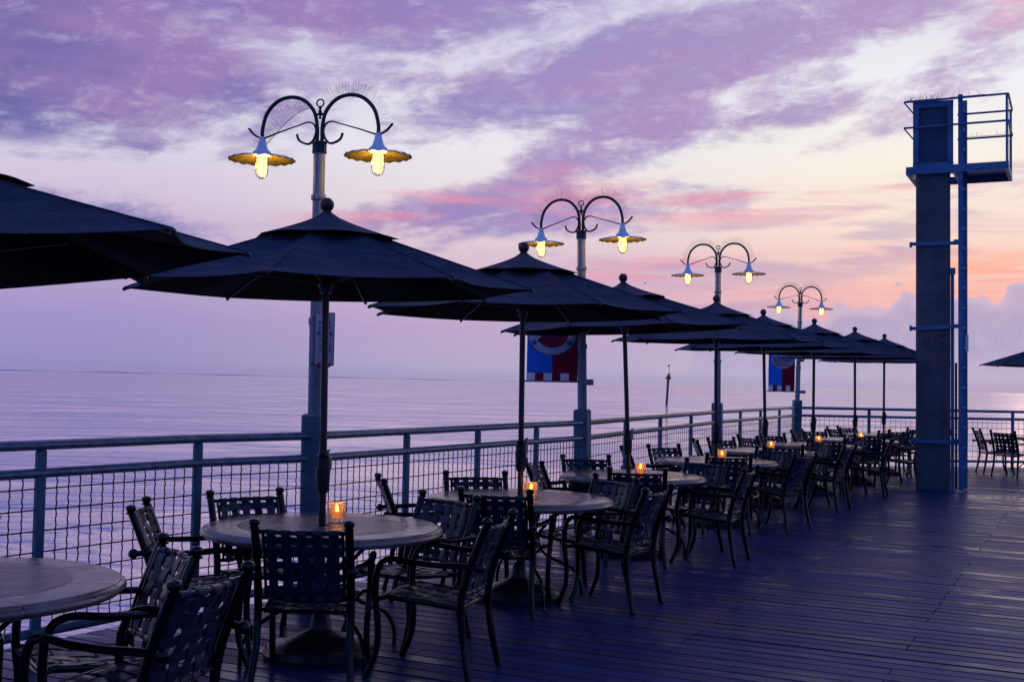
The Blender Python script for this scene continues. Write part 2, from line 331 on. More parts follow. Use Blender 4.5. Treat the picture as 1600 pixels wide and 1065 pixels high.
def glass_mat():
    m = bpy.data.materials.new('cut_glass'); m.use_nodes = True; t = G(m.node_tree); p = t.n['Principled BSDF']
    p.inputs['Base Color'].default_value = (1, 0.82, 0.6, 1); p.inputs['Roughness'].default_value = 0.12
    p.inputs['Transmission Weight'].default_value = 0.82; p.inputs['IOR'].default_value = 1.35
    o = t.n.new('ShaderNodeTexCoord').outputs['Object']
    bu = t.n.new('ShaderNodeBump'); bu.inputs['Strength'].default_value = 0.3; bu.inputs['Distance'].default_value = 0.004
    t.l.new(t.noise(o, 45, 2, 0.5), bu.inputs['Height']); t.l.new(bu.outputs[0], p.inputs['Normal'])
    return m
M['glass'] = glass_mat()

# ------------------------------------------------------------------ mesh builder
class MB:
    def __init__(s): s.v = []; s.f = []; s.mi = []; s.cur = 0
    def add(s, vs, fs):
        b = len(s.v); s.v += [tuple(v) for v in vs]; s.f += [tuple(i + b for i in f) for f in fs]; s.mi += [s.cur] * len(fs)
    def box(s, c, sz, rot=None):
        hx, hy, hz = sz[0] / 2, sz[1] / 2, sz[2] / 2
        vs = [Vector((x * hx, y * hy, z * hz)) for x in (-1, 1) for y in (-1, 1) for z in (-1, 1)]
        if rot is not None: vs = [rot @ v for v in vs]
        s.add([v + Vector(c) for v in vs], [(0, 1, 3, 2), (4, 6, 7, 5), (0, 4, 5, 1), (2, 3, 7, 6), (0, 2, 6, 4), (1, 5, 7, 3)])
    def bbox(s, c, sz, bv=0.01, rot=None):   # box with its vertical edges chamfered and a chamfered top
        hx, hy, hz = sz[0] / 2, sz[1] / 2, sz[2] / 2
        def ring(z, k):
            a, b = hx - k, hy - k; q = bv
            return [Vector(p) for p in ((a - q, -b, z), (a, -b + q, z), (a, b - q, z), (a - q, b, z), (-a + q, b, z), (-a, b - q, z), (-a, -b + q, z), (-a + q, -b, z))]
        rs = [ring(-hz, 0), ring(hz - bv, 0), ring(hz, bv)]
        vs = [v for r in rs for v in r]
        if rot is not None: vs = [rot @ v for v in vs]
        fs = [(i + 8 * k, (i + 1) % 8 + 8 * k, (i + 1) % 8 + 8 * k + 8, i + 8 * k + 8) for k in (0, 1) for i in range(8)]
        fs += [tuple(range(7, -1, -1)), tuple(range(16, 24))]
        s.add([v + Vector(c) for v in vs], fs)
    def tube(s, pts, r, n=8, caps=True, closed=False, flat=1.0):
        pts = [Vector(p) for p in pts]; N = len(pts)
        rr = r if isinstance(r, (list, tuple)) else [r] * N
        tan = []
        for i in range(N):
            a = pts[(i - 1) % N] if (closed or i) else pts[0]
            b = pts[(i + 1) % N] if (closed or i < N - 1) else pts[-1]
            tan.append((b - a).normalized())
        ref = Vector((0, 0, 1)) if abs(tan[0].z) < 0.9 else Vector((1, 0, 0))
        u = tan[0].cross(ref).normalized(); vs = []
        for i in range(N):
            u = (u - tan[i] * u.dot(tan[i])).normalized(); w = tan[i].cross(u)
            for k in range(n):
                a = 2 * PI * (k + 0.5) / n
                vs.append(pts[i] + u * (math.cos(a) * rr[i]) + w * (math.sin(a) * rr[i] * flat))
        fs = []
        for i in range(N if closed else N - 1):
            j = (i + 1) % N
            for k in range(n): fs.append((i * n + k, i * n + (k + 1) % n, j * n + (k + 1) % n, j * n + k))
        if caps and not closed: fs += [tuple(range(n - 1, -1, -1)), tuple((N - 1) * n + k for k in range(n))]
        s.add(vs, fs)
    def lathe(s, prof, n=24, c=(0, 0, 0), flute=0, famp=0.0, close=False):
        c = Vector(c); vs = []; fs = []; N = len(prof)
        for (r, z) in prof:
            for k in range(n):
                a = 2 * PI * k / n
                q = 1 + (famp * math.cos(flute * a) if flute else 0)
                vs.append(c + Vector((r * q * math.cos(a), r * q * math.sin(a), z)))
        for i in range(N if close else N - 1):
            j = (i + 1) % N
            for k in range(n): fs.append((i * n + k, i * n + (k + 1) % n, j * n + (k + 1) % n, j * n + k))
        if not close:
            if prof[0][0] > 1e-4: fs.append(tuple(range(n - 1, -1, -1)))
            if prof[-1][0] > 1e-4: fs.append(tuple((N - 1) * n + k for k in range(n)))
        s.add(vs, fs)
    def ball(s, c, r, n=12, sq=1.0):
        m = n // 2
        s.lathe([(max(1e-5, r * math.sin(PI * i / m)), -r * sq * math.cos(PI * i / m)) for i in range(m + 1)], n, c)
    def build(s, name, m, parent=None, smooth=True, label=None):
        me = bpy.data.meshes.new(name); me.from_pydata(s.v, [], s.f); me.validate()
        for mm in (m if isinstance(m, (list, tuple)) else [m]): me.materials.append(mm)
        if isinstance(m, (list, tuple)) and len(me.polygons) == len(s.mi): me.polygons.foreach_set('material_index', s.mi)
        if smooth: me.polygons.foreach_set('use_smooth', [True] * len(me.polygons))
        me.update()
        if smooth:
            try: me.set_sharp_from_angle(angle=math.radians(38))
            except Exception: pass
        o = bpy.data.objects.new(name, me); COL.objects.link(o)
        if parent: o.parent = parent
        if label: o['label'] = label
        return o
def smoothp(P, k=6):
    P = [Vector(p) for p in P]; o = []
    for i in range(len(P) - 1):
        a = P[i - 1] if i else P[0] * 2 - P[1]; b = P[i]; c = P[i + 1]; d = P[i + 2] if i + 2 < len(P) else P[-1] * 2 - P[-2]
        for j in range(k):
            t = j / k
            o.append(0.5 * ((2 * b) + (c - a) * t + (2 * a - 5 * b + 4 * c - d) * t * t + (3 * b - a - 3 * c + d) * t ** 3))
    o.append(P[-1]); return o
def tag(o, label, cat, group=None):
    o['label'] = label; o['category'] = cat
    if group: o['group'] = group
    return o
def thing(name, label, cat, loc=(0, 0, 0), rz=0.0, group=None):
    o = bpy.data.objects.new(name, None); COL.objects.link(o); o.location = loc; o.rotation_euler = (0, 0, rz)
    o.empty_display_size = 0.2
    return tag(o, label, cat, group)
def dup(root, loc, rz, label, group=None, tilt=(0, 0)):
    r = root.copy(); COL.objects.link(r); r.location = loc; set_rot(r, rz, *tilt); r['label'] = label
    if group: r['group'] = group
    for ch in list(root.children):
        c = ch.copy(); COL.objects.link(c); c.parent = r
        for g2 in list(ch.children):
            d = g2.copy(); COL.objects.link(d); d.parent = c
    return r
def set_rot(o, rz, tx=0.0, ty=0.0):     # lean in world x / y, then the heading
    o.rotation_euler = (Matrix.Rotation(ty, 3, 'Y') @ Matrix.Rotation(tx, 3, 'X') @ Matrix.Rotation(rz, 3, 'Z')).to_euler()
def text(name, body, size, m, parent, loc, ext=0.0008, sx=1.0, bold=0.0):
    cu = bpy.data.curves.new(name, 'FONT'); cu.body = body; cu.size = size; cu.extrude = ext; cu.align_x = 'CENTER'; cu.align_y = 'CENTER'; cu.offset = bold
    o = bpy.data.objects.new(name, cu); COL.objects.link(o)
    dg = bpy.context.evaluated_depsgraph_get(); me = bpy.data.meshes.new_from_object(o.evaluated_get(dg))
    bpy.data.objects.remove(o); me.name = name; me.materials.clear(); me.materials.append(m)
    q = bpy.data.objects.new(name, me); COL.objects.link(q); q.parent = parent; q.location = loc
    q.rotation_euler = (PI / 2, 0, 0); q.scale = (sx, 1, 1); return q

# ------------------------------------------------------------------ plan of the railing
RH = 1.146
def rp(px, py): return at(px, py, RH)
L1 = rp(493, 680.5); L2 = rp(914.5, 660); L3 = rp(1122, 643.3); L4 = rp(1244, 636.6)
P310 = rp(310, 685)
dl = (P310 - rp(65, 695)).normalized()
END0 = P310 - dl * 6.0
R1 = rp(1600, 643.4); dr = (R1 - L4).normalized(); ENDR = L4 + dr * 16
def on_line(a, b, px):          # point of the line a-b (plan) that shows at picture column px
    best = None; lo, hi = -0.2, 1.2
    def col(t):
        p = a + (b - a) * t - Vector((0, 0, EYE)); return 800 + F * p.dot(rt) / p.dot(fw) - px
    for _ in range(50):
        mid = (lo + hi) / 2
        if (col(lo) < 0) == (col(mid) < 0): lo = mid
        else: hi = mid
    return a + (b - a) * lo

# ------------------------------------------------------------------ sea, far shore
w = MB(); n = 96; rad = [6, 14, 30, 60, 120, 240, 500, 1000, 2000, 3700]
w.add([(0, 0, 0)] + [(r * math.cos(2 * PI * i / n), r * math.sin(2 * PI * i / n), 0) for r in rad for i in range(n)],
      [(0, 1 + i, 1 + (i + 1) % n) for i in range(n)] + [(1 + k_ * n + i, 1 + (k_ + 1) * n + i, 1 + (k_ + 1) * n + (i + 1) % n, 1 + k_ * n + (i + 1) % n) for k_ in range(len(rad) - 1) for i in range(n)])
wo = w.build('sea_water', M['water'], smooth=False); wo.location = (0, 0, -2.45); wo['kind'] = 'structure'
sh = MB()
a0, a1 = math.radians(-34), math.radians(4); k = 160
top = []; bot = []; topb = []
for i in range(k + 1):
    a = a0 + (a1 - a0) * i / k
    hgt = (1.2 + 0.7 * math.sin(i * 0.31) + 0.4 * random.random()) * min(1, (k - i) / 50 + 0.1)
    for lst, rr, z in ((bot, 3660, -3), (top, 3664, -2.45 + hgt), (topb, 3695, -2.45 + hgt)): lst.append((rr * math.sin(a), rr * math.cos(a), z))
N = k + 1
sh.add(bot + top + topb, [(i, i + 1, N + i + 1, N + i) for i in range(k)] + [(N + i, N + i + 1, 2 * N + i + 1, 2 * N + i) for i in range(k)])
so_ = sh.build('far_shore', M['shore'], smooth=False); so_['kind'] = 'structure'

# ------------------------------------------------------------------ deck
def off(p, q, d):   # outward shift to the left of travel p->q
    t = (q - p).normalized(); return Vector((-t.y, t.x, 0)) * d
OUT = 0.34
poly = [END0 + off(END0, P310, OUT), P310 + off(END0, L1, OUT), L1 + off(P310, L2, OUT), L2 + off(L1, L3, OUT), L3 + off(L2, L4, OUT),
        L4 + off(L3, L4, OUT) + Vector((0, 0.3, 0)), ENDR + Vector((0, 0.33, 0)), Vector((ENDR.x, -6, 0)), Vector((END0.x - 2.5, -6, 0))]
poly = [Vector((p.x, p.y)) for p in poly]
bd = Vector((math.cos(BANG), math.sin(BANG))); pd = Vector((-bd.y, bd.x))
if pd.y < 0: pd = -pd
def span(s):
    ts = []
    for i in range(len(poly)):
        a, b = poly[i], poly[(i + 1) % len(poly)]; sa, sb = a.dot(pd) - s, b.dot(pd) - s
        if (sa < 0) != (sb < 0):
            q = a + (b - a) * (sa / (sa - sb)); ts.append(q.dot(bd))
    return (min(ts), max(ts)) if len(ts) >= 2 else None
BW = 0.138; GAP = 0.013
dm = MB(); rnds = []
smin = min(p.dot(pd) for p in poly); smax = max(p.dot(pd) for p in poly)
s0 = smin + 0.02; row = 0
while s0 + BW < smax:
    A0, B0 = span(s0 + 0.001), span(s0 + BW - GAP)
    if A0 and B0:
        cuts = [-1e9]; base_t = [0.0, 1.22, 2.44][row % 3] + (3.66 if random.random() < 0.15 else 0)
        t = -60 + base_t
        while t < 60:
            cuts.append(t); t += random.choice([3.66, 3.66, 4.88, 2.44])
        cuts.append(1e9)
        for c0, c1 in zip(cuts[:-1], cuts[1:]):
            la, ha = max(A0[0], c0 + 0.004), min(A0[1], c1 - 0.004); lb, hb = max(B0[0], c0 + 0.004), min(B0[1], c1 - 0.004)
            if ha - la < 0.1 or hb - lb < 0.1: continue
            z = random.uniform(-0.0012, 0.0012); tl = random.uniform(-0.0012, 0.0012); rn = random.random(); ch = 0.004
            cs = [(s0, -0.032), (s0, z - ch + tl), (s0 + ch, z + tl), (s0 + BW - GAP - ch, z - tl), (s0 + BW - GAP, z - ch - tl), (s0 + BW - GAP, -0.032)]
            vs = []
            for (lo_a, lo_b) in ((la, lb), (ha, hb)):
                for (sv, zz) in cs:
                    f_ = (sv - s0) / (BW - GAP); tt = lo_a + (lo_b - lo_a) * f_
                    q = bd * tt + pd * sv; vs.append((q.x, q.y, zz))
            fs = [(i, i + 1, i + 7, i + 6) for i in range(5)] + [(0, 5, 4, 3, 2, 1), (6, 7, 8, 9, 10, 11)]
            dm.add(vs, fs); rnds += [rn] * len(vs)
    s0 += BW; row += 1
do = dm.build('deck_floor', M['deck'], smooth=False); do['kind'] = 'structure'
atb = do.data.attributes.new('board', 'FLOAT', 'POINT'); atb.data.foreach_set('value', rnds)
import bmesh
bm = bmesh.new(); bm.from_mesh(do.data); bmesh.ops.recalc_face_normals(bm, faces=bm.faces); bm.to_mesh(do.data); bm.free()
ud = MB(); ins = 0.03
cx = sum(p.x for p in poly) / len(poly); cy = sum(p.y for p in poly) / len(poly)
pl = [(p.x + (cx - p.x) * 0.003, p.y + (cy - p.y) * 0.003) for p in poly]; n = len(pl)
ud.add([(x, y, -0.04) for x, y in pl] + [(x, y, -0.42) for x, y in pl], [tuple(range(n))[::-1], tuple(range(n, 2 * n))] + [(i, (i + 1) % n, n + (i + 1) % n, n + i) for i in range(n)])
uo = ud.build('underdeck_slab', M['underdeck'], smooth=False); uo['kind'] = 'structure'  # solid slab added so the board gaps show a dark void, not bright water

# ------------------------------------------------------------------ railings
def bay(parent, a, b, nw, near):
    m = MB(); a = Vector(a); b = Vector(b); t = (b - a).normalized(); nrm = Vector((-t.y, t.x, 0))
    z0, z1 = 0.17, 0.985; L = (b - a).length
    for i in range(1, nw):
        p = a + t * (L * i / nw); ph = 0.0
        if near:
            ks = 56; pts = [(p.x + t.x * 0.0030 * math.sin(z_ * 2 * PI / 0.058 + ph), p.y + t.y * 0.0030 * math.sin(z_ * 2 * PI / 0.058 + ph), z_) for z_ in [z0 + (z1 - z0) * q / ks for q in range(ks + 1)]]
            m.tube(pts, 0.0040, 5, caps=False)
        else: m.tube([(p.x, p.y, z0), (p.x, p.y, z1)], 0.0035, 4, caps=False)
    for q in range(7):
        z = 0.912 - q * 0.113
        m.tube([(a.x + nrm.x * 0.004, a.y + nrm.y * 0.004, z), (b.x + nrm.x * 0.004, b.y + nrm.y * 0.004, z)], 0.0042, 5, caps=False)
    m.build('mesh_panel', M['wire'], parent)
def railing(label, a, b, cols, starts, nw=14, near=True, wpost=0.052, gA=0.0, gB=0.0):
    o = thing('railing', label, 'railing', (a.x, a.y, 0), 0, 'railing sections around the deck edge')
    org = Vector((a.x, a.y, 0)); A_ = Vector((0, 0, 0)); B_ = Vector((b.x, b.y, 0)) - org; t = B_.normalized()
    a_, b_ = A_ + t * gA, B_ - t * gB
    for nm, z, r in (('top_rail', RH, 0.028), ('middle_rail', RH - 0.15, 0.027), ('bottom_rail', 0.145, 0.027)):
        m = MB(); m.tube([(a_.x, a_.y, z), (b_.x, b_.y, z)], r, 14)
        if gA:
            for e, d in ((a_, 1), (b_, -1)):
                q = e + t * 0.055 * d; m.tube([(q.x, q.y, z), (q.x + t.x * 0.006, q.y + t.y * 0.006, z)], r * 1.05, 14)
        m.build(nm, M['galv'], o)
    ps = [a_] + [p - org for p in cols] + [b_]
    for i, p in enumerate(ps[1:-1]):
        m = MB(); rot = Matrix.Rotation(math.atan2(t.y, t.x), 3, 'Z')
        m.bbox((p.x, p.y, 0.562), (wpost, 0.04, 1.12), 0.009, rot)
        m.bbox((p.x, p.y, 0.012), (0.12, 0.10, 0.016), 0.004, rot)
        for sx in (-0.04, 0.04):
            q = rot @ Vector((sx, 0, 0)); m.tube([(p.x + q.x, p.y + q.y, 0.018), (p.x + q.x, p.y + q.y, 0.034)], 0.009, 6)
        m.build('post', M['post'], o)
    for i in range(len(ps) - 1):
        p, q = Vector(ps[i]), Vector(ps[i + 1]); p.z = q.z = 0
        bay(o, p + t * 0.03, q - t * 0.03, nw if isinstance(nw, int) else nw[i], near)
    return o
flat = lambda p: Vector((p.x, p.y, 0))
c310 = on_line(P310 - dl * 0.2, L1, 310)
pm_ = rp(65, 695)
railing('pipe and wire mesh railing at the left edge of the photo', flat(END0), flat(P310), [flat(pm_ - dl * 1.15 * q) for q in (4, 3, 2, 1, 0)][1:], 0, 14, True, 0.058)
railing('short railing section just left of the lamp post with the bird sign', flat(P310), flat(L1), [flat(P310) + (flat(L1) - flat(P310)).normalized() * 0.0], 0, [1, 11], True, 0.058, gA=0.0, gB=0.05)
railing('railing section between the first lamp post and the second lamp post', flat(L1), flat(L2), [flat(on_line(L1, L2, x)) for x in (636, 747, 838.5)], 0, 14, True, 0.056, gA=0.06, gB=0.05)
railing('railing section between the second lamp post and the third lamp post', flat(L2), flat(L3), [flat(on_line(L2, L3, x)) for x in (978, 1032, 1080)], 0, 14, False, 0.07, gA=0.06, gB=0.05)
railing('railing section between the third lamp post and the corner lamp post', flat(L3), flat(L4), [flat(on_line(L3, L4, x)) for x in (1157, 1188.5, 1218)], 0, 14, False, 0.07, gA=0.06, gB=0.05)
railing('long railing across the far end of the deck, behind the tower', flat(L4), flat(ENDR), [flat(L4 + dr * q) for q in (1.53, 3.1, 4.65, 6.2, 7.75, 9.3, 10.85, 12.4, 13.95)], 0, 14, False, 0.06, gA=0.06, gB=0.05)

# ------------------------------------------------------------------ street lamps
ZP = 0.000968
def arm_pts(sg):
    P = [(18, -20), (18, 10), (20, 110), (45, 215), (120, 297), (218, 325), (320, 300), (400, 220), (433, 115), (436, 40)]
    return smoothp([(sg * x * ZP, 0, z * ZP) for x, z in P], 7)
def street_lamp(P, hcol, box_h, rz, label, sc=1.0, cw=0.135, lean=0.0, loose=False):
    o = thing('street_lamp', label, 'street lamp', (P.x, P.y, 0), rz, 'double armed lamp posts along the railing')
    m = MB(); m.bbox((0, 0, box_h / 2), (cw, cw, box_h), 0.014)
    m.box((0, 0, 0.012), (cw * 1.7, cw * 1.7, 0.024))
    m.build('base_column', M['post'], o, smooth=False)
    m = MB(); m.lathe([(0.045 * sc, box_h + 0.001), (0.045 * sc, box_h + 0.6), (0.041 * sc, box_h + 0.62), (0.0405 * sc, hcol - 0.05 * sc)], 24)
    m.lathe([(0.049 * sc, box_h + 0.60), (0.052 * sc, box_h + 0.61), (0.052 * sc, box_h + 0.64), (0.049 * sc, box_h + 0.65)], 20)
    m.build('pole', M['lamppole'], o)
    m = MB(); m.lathe([(0.047 * sc, hcol - 0.40), (0.050 * sc, hcol - 0.395), (0.050 * sc, hcol - 0.365), (0.047 * sc, hcol - 0.36)], 20); m.box((0, -0.052 * sc, hcol - 0.38), (0.02, 0.02, 0.035)); m.build('clamp_band', M['lamppole'], o)
    m = MB(); m.lathe([(0.044 * sc, hcol - 0.08 * sc), (0.05 * sc, hcol - 0.078 * sc), (0.047 * sc, hcol - 0.06 * sc), (0.047 * sc, hcol - 0.02 * sc), (0.05 * sc, hcol - 0.01 * sc), (0.05 * sc, hcol), (0.02, hcol + 0.004)], 28, flute=14, famp=0.03)
    m.build('collar', M['ironwork'], o)
    T = lambda pts: [(p[0] * sc, p[1] * sc, p[2] * sc + hcol) for p in pts]
    for sg in (-1, 1):
        m = MB(); m.tube(T(arm_pts(sg)), 0.0135 * sc, 10); arm = m.build('arm', M['ironwork'], o)
        m = MB()
        Q = smoothp([(x * ZP * sg, 0, z * ZP) for x, z in ((172, 58), (156, 18), (118, -6), (72, -10), (38, 30), (28, 85), (48, 128), (92, 142), (160, 122), (300, 80), (407, 44), (447, 42), (497, 66), (540, 112))], 5)
        nn = len(Q); rad = [0.0145 * sc * (0.55 + 0.45 * min(1, abs(i - nn * 0.62) / (nn * 0.3))) for i in range(nn)]
        m.tube(T(Q), rad, 8, flat=0.55); m.build('scroll', M['ironwork'], o)
        # bird spikes fanning off the arm; on the nearest post one strip has come loose and hangs as a chord
        m = MB(); ap = arm_pts(sg); cxm = 225 * ZP * sg
        if loose and sg < 0:
            ap = smoothp([(x * ZP, 0.02, z * ZP) for x, z in ((-65, 252), (-150, 228), (-240, 170), (-330, 85), (-400, 10), (-480, -62))], 9)
            m.tube(T(ap), 0.0022, 5); ids = range(3, len(ap) - 1)
        else: ids = range(15, len(ap) - 6)
        for i in ids:
            for r_ in ((0.0, 0.5) if loose and sg < 0 else (0.0, 0.5)):
                p = ap[i] + (ap[i + 1] - ap[i]) * r_
                d = (p - Vector((cxm, 0, 100 * ZP))).normalized()
                if loose and sg < 0: d = Vector((-0.62, 0, 0.78))
                q = random.choice((-1, 1))
                e = p + d * (0.085 + random.uniform(-0.012, 0.012)) + Vector((random.uniform(-.008, .008), q * 0.022, random.uniform(-.008, .008)))
                m.tube(T([p, e]), 0.0008, 3, caps=False)
        m.build('bird_spikes', M['spike'], arm)
        hx = 436 * ZP * sg
        sh_ = MB(); c0 = (hx * sc, 0, hcol)
        sh_.lathe([(r * ZP * sc, z * ZP * sc) for r, z in ((12, 52), (22, 46), (24, 26), (30, 0), (38, -25), (44, -44), (62, -56), (66, -66), (62, -70), (68, -84), (60, -84), (40, -60), (12, -40))], 24, c0)
        neck = sh_.build('lamp_holder', M['enamel'], o)
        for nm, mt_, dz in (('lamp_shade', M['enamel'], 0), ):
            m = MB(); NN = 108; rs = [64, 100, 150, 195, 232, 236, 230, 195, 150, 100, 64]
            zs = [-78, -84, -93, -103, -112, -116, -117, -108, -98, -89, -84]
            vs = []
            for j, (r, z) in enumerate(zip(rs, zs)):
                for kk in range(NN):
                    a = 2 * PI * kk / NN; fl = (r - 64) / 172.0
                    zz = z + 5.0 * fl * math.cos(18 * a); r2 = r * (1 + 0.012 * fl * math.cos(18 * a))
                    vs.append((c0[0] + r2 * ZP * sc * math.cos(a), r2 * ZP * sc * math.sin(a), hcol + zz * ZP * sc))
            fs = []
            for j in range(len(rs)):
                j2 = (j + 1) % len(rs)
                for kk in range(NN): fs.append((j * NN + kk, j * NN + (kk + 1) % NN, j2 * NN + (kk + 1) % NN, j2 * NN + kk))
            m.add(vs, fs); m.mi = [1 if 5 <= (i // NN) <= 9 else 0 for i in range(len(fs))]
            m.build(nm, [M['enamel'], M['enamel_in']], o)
        m = MB(); m.lathe([(r * ZP * sc, z * ZP * sc) for r, z in ((1, -60), (33, -62), (36, -90), (36, -185), (33, -205), (26, -221), (13, -231), (1, -234))], 20, c0)
        gl = m.build('globe', M['bulb'], o)
        pl = bpy.data.lights.new('bulb_light', 'POINT'); pl.energy = 13.0; pl.color = (1.0, 0.55, 0.12); pl.shadow_soft_size = 0.02
        po = bpy.data.objects.new('bulb_light', pl); COL.objects.link(po); po.parent = gl; po.location = (c0[0], 0, hcol - 150 * ZP * sc)
        m = MB()
        for q in range(6):
            a = q * PI / 3 + 0.2; R_ = 45 * ZP * sc
            prof = [(1, -84), (1, -195), (0.93, -216), (0.72, -236), (0.38, -247), (0.0, -250)]
            m.tube([(c0[0] + R_ * r * math.cos(a), R_ * r * math.sin(a), hcol + z * ZP * sc) for r, z in prof], 0.0024 * sc, 5)
        for z in (-110, -190):
            m.tube([(c0[0] + 46 * ZP * sc * math.cos(q * PI / 10), 46 * ZP * sc * math.sin(q * PI / 10), hcol + z * ZP * sc) for q in range(20)], 0.0024 * sc, 5, closed=True)
        m.build('wire_guard', M['ironwork'], o)
    m = MB(); m.tube(T([(-40 * ZP, 0, 195 * ZP), (40 * ZP, 0, 195 * ZP)]), 0.008 * sc, 8)
    m.lathe([(0.002, 0.155), (0.012, 0.163), (0.006, 0.175), (0.014, 0.186), (0.014, 0.205), (0.006, 0.222), (0.013, 0.232), (0.006, 0.242)], 12, (0, 0, hcol + 0.0))
    m.tube([(math.cos(q * PI / 10) * 0.0255 * sc, 0, hcol + 0.0265 * sc + 0.24 * sc + math.sin(q * PI / 10) * 0.0255 * sc) for q in range(20)], 0.0052 * sc, 8, closed=True)
    m.build('ring_finial', M['ironwork'], o)
    set_rot(o, rz, 0, lean)
    return o
GZ = lambda p, py: EYE + (576 + SL * p[0] - py) * p[1] / F
street_lamp(L1, GZ((502, L1.y), 220), GZ((493, L1.y), 646), math.radians(-13), 'nearest double lamp post, with the bird warning sign on its pole', 1.0, 0.14, -0.009, True)
street_lamp(L2, GZ((912, L2.y), 359.7), GZ((914, L2.y), 639), math.radians(-24), 'second nearest double lamp post, with a large blue and maroon banner', 1.03, 0.145, -0.026)
street_lamp(L3, GZ((1124, L3.y), 416.5), GZ((1122, L3.y), 629), math.radians(-22), 'third double lamp post with no sign or banner, behind the fourth umbrella', 1.1, 0.15, -0.011)
street_lamp(L4, GZ((1249, L4.y), 472.4), GZ((1244, L4.y), 624.5), math.radians(4), 'farthest and smallest double lamp post, standing at the corner of the railing', 1.0, 0.16, 0.016)

# sign on the first post
def pxm(P): return P.y / F
P = L1; sp = atz(507, 529.5, P.y - 0.075); k = pxm(sp)
o = thing('warning_sign', 'narrow white bird warning sign with a red border on the nearest lamp post', 'sign', (sp.x, sp.y, sp.z), math.radians(6))
wS, hS = 31 * k, 83 * k
m = MB(); m.box((0, 0, 0), (wS, 0.005, hS)); m.build('border', M['signred'], o, smooth=False)
m = MB(); m.box((0, -0.0035, 0), (wS * 0.92, 0.004, hS * 0.965)); m.build('panel', M['signwhite'], o, smooth=False)
for body, zz, sz in (('PLEASE', 25, 8.2), ('DON\'T', 16.5, 8.2), ('FEED THE', 8, 8.0), ('BIRDS.', 0, 8.2), ('Thank You', -10.5, 5.6), ('& Have Fun!', -17.5, 5.4)):
    text('lettering', body, sz * k, M['signblue'], o, (0, -0.0062, zz * k), 0.0005, 0.7 if sz > 6 else 0.75, 0.0011)
m = MB(); NN = 28
m.add([(11.5 * k * math.cos(2 * PI * i / NN), y, -hS / 2 + 1 * k + 5.2 * k * math.sin(2 * PI * i / NN)) for y in (-0.010, -0.0065) for i in range(NN)],
      [tuple(range(NN)), tuple(range(2 * NN - 1, NN - 1, -1))] + [(i, (i + 1) % NN, NN + (i + 1) % NN, NN + i) for i in range(NN)])
m.build('emblem', M['signred'], o, smooth=False)
m = MB()
for zz in (34, -39):
    m.tube([(-19 * k, 0.02, zz * k), (12 * k, 0.02, zz * k)], 0.005, 8); m.ball((-19 * k, 0.02, zz * k), 0.008, 8)
m.build('clamp', M['ironwork'], o)

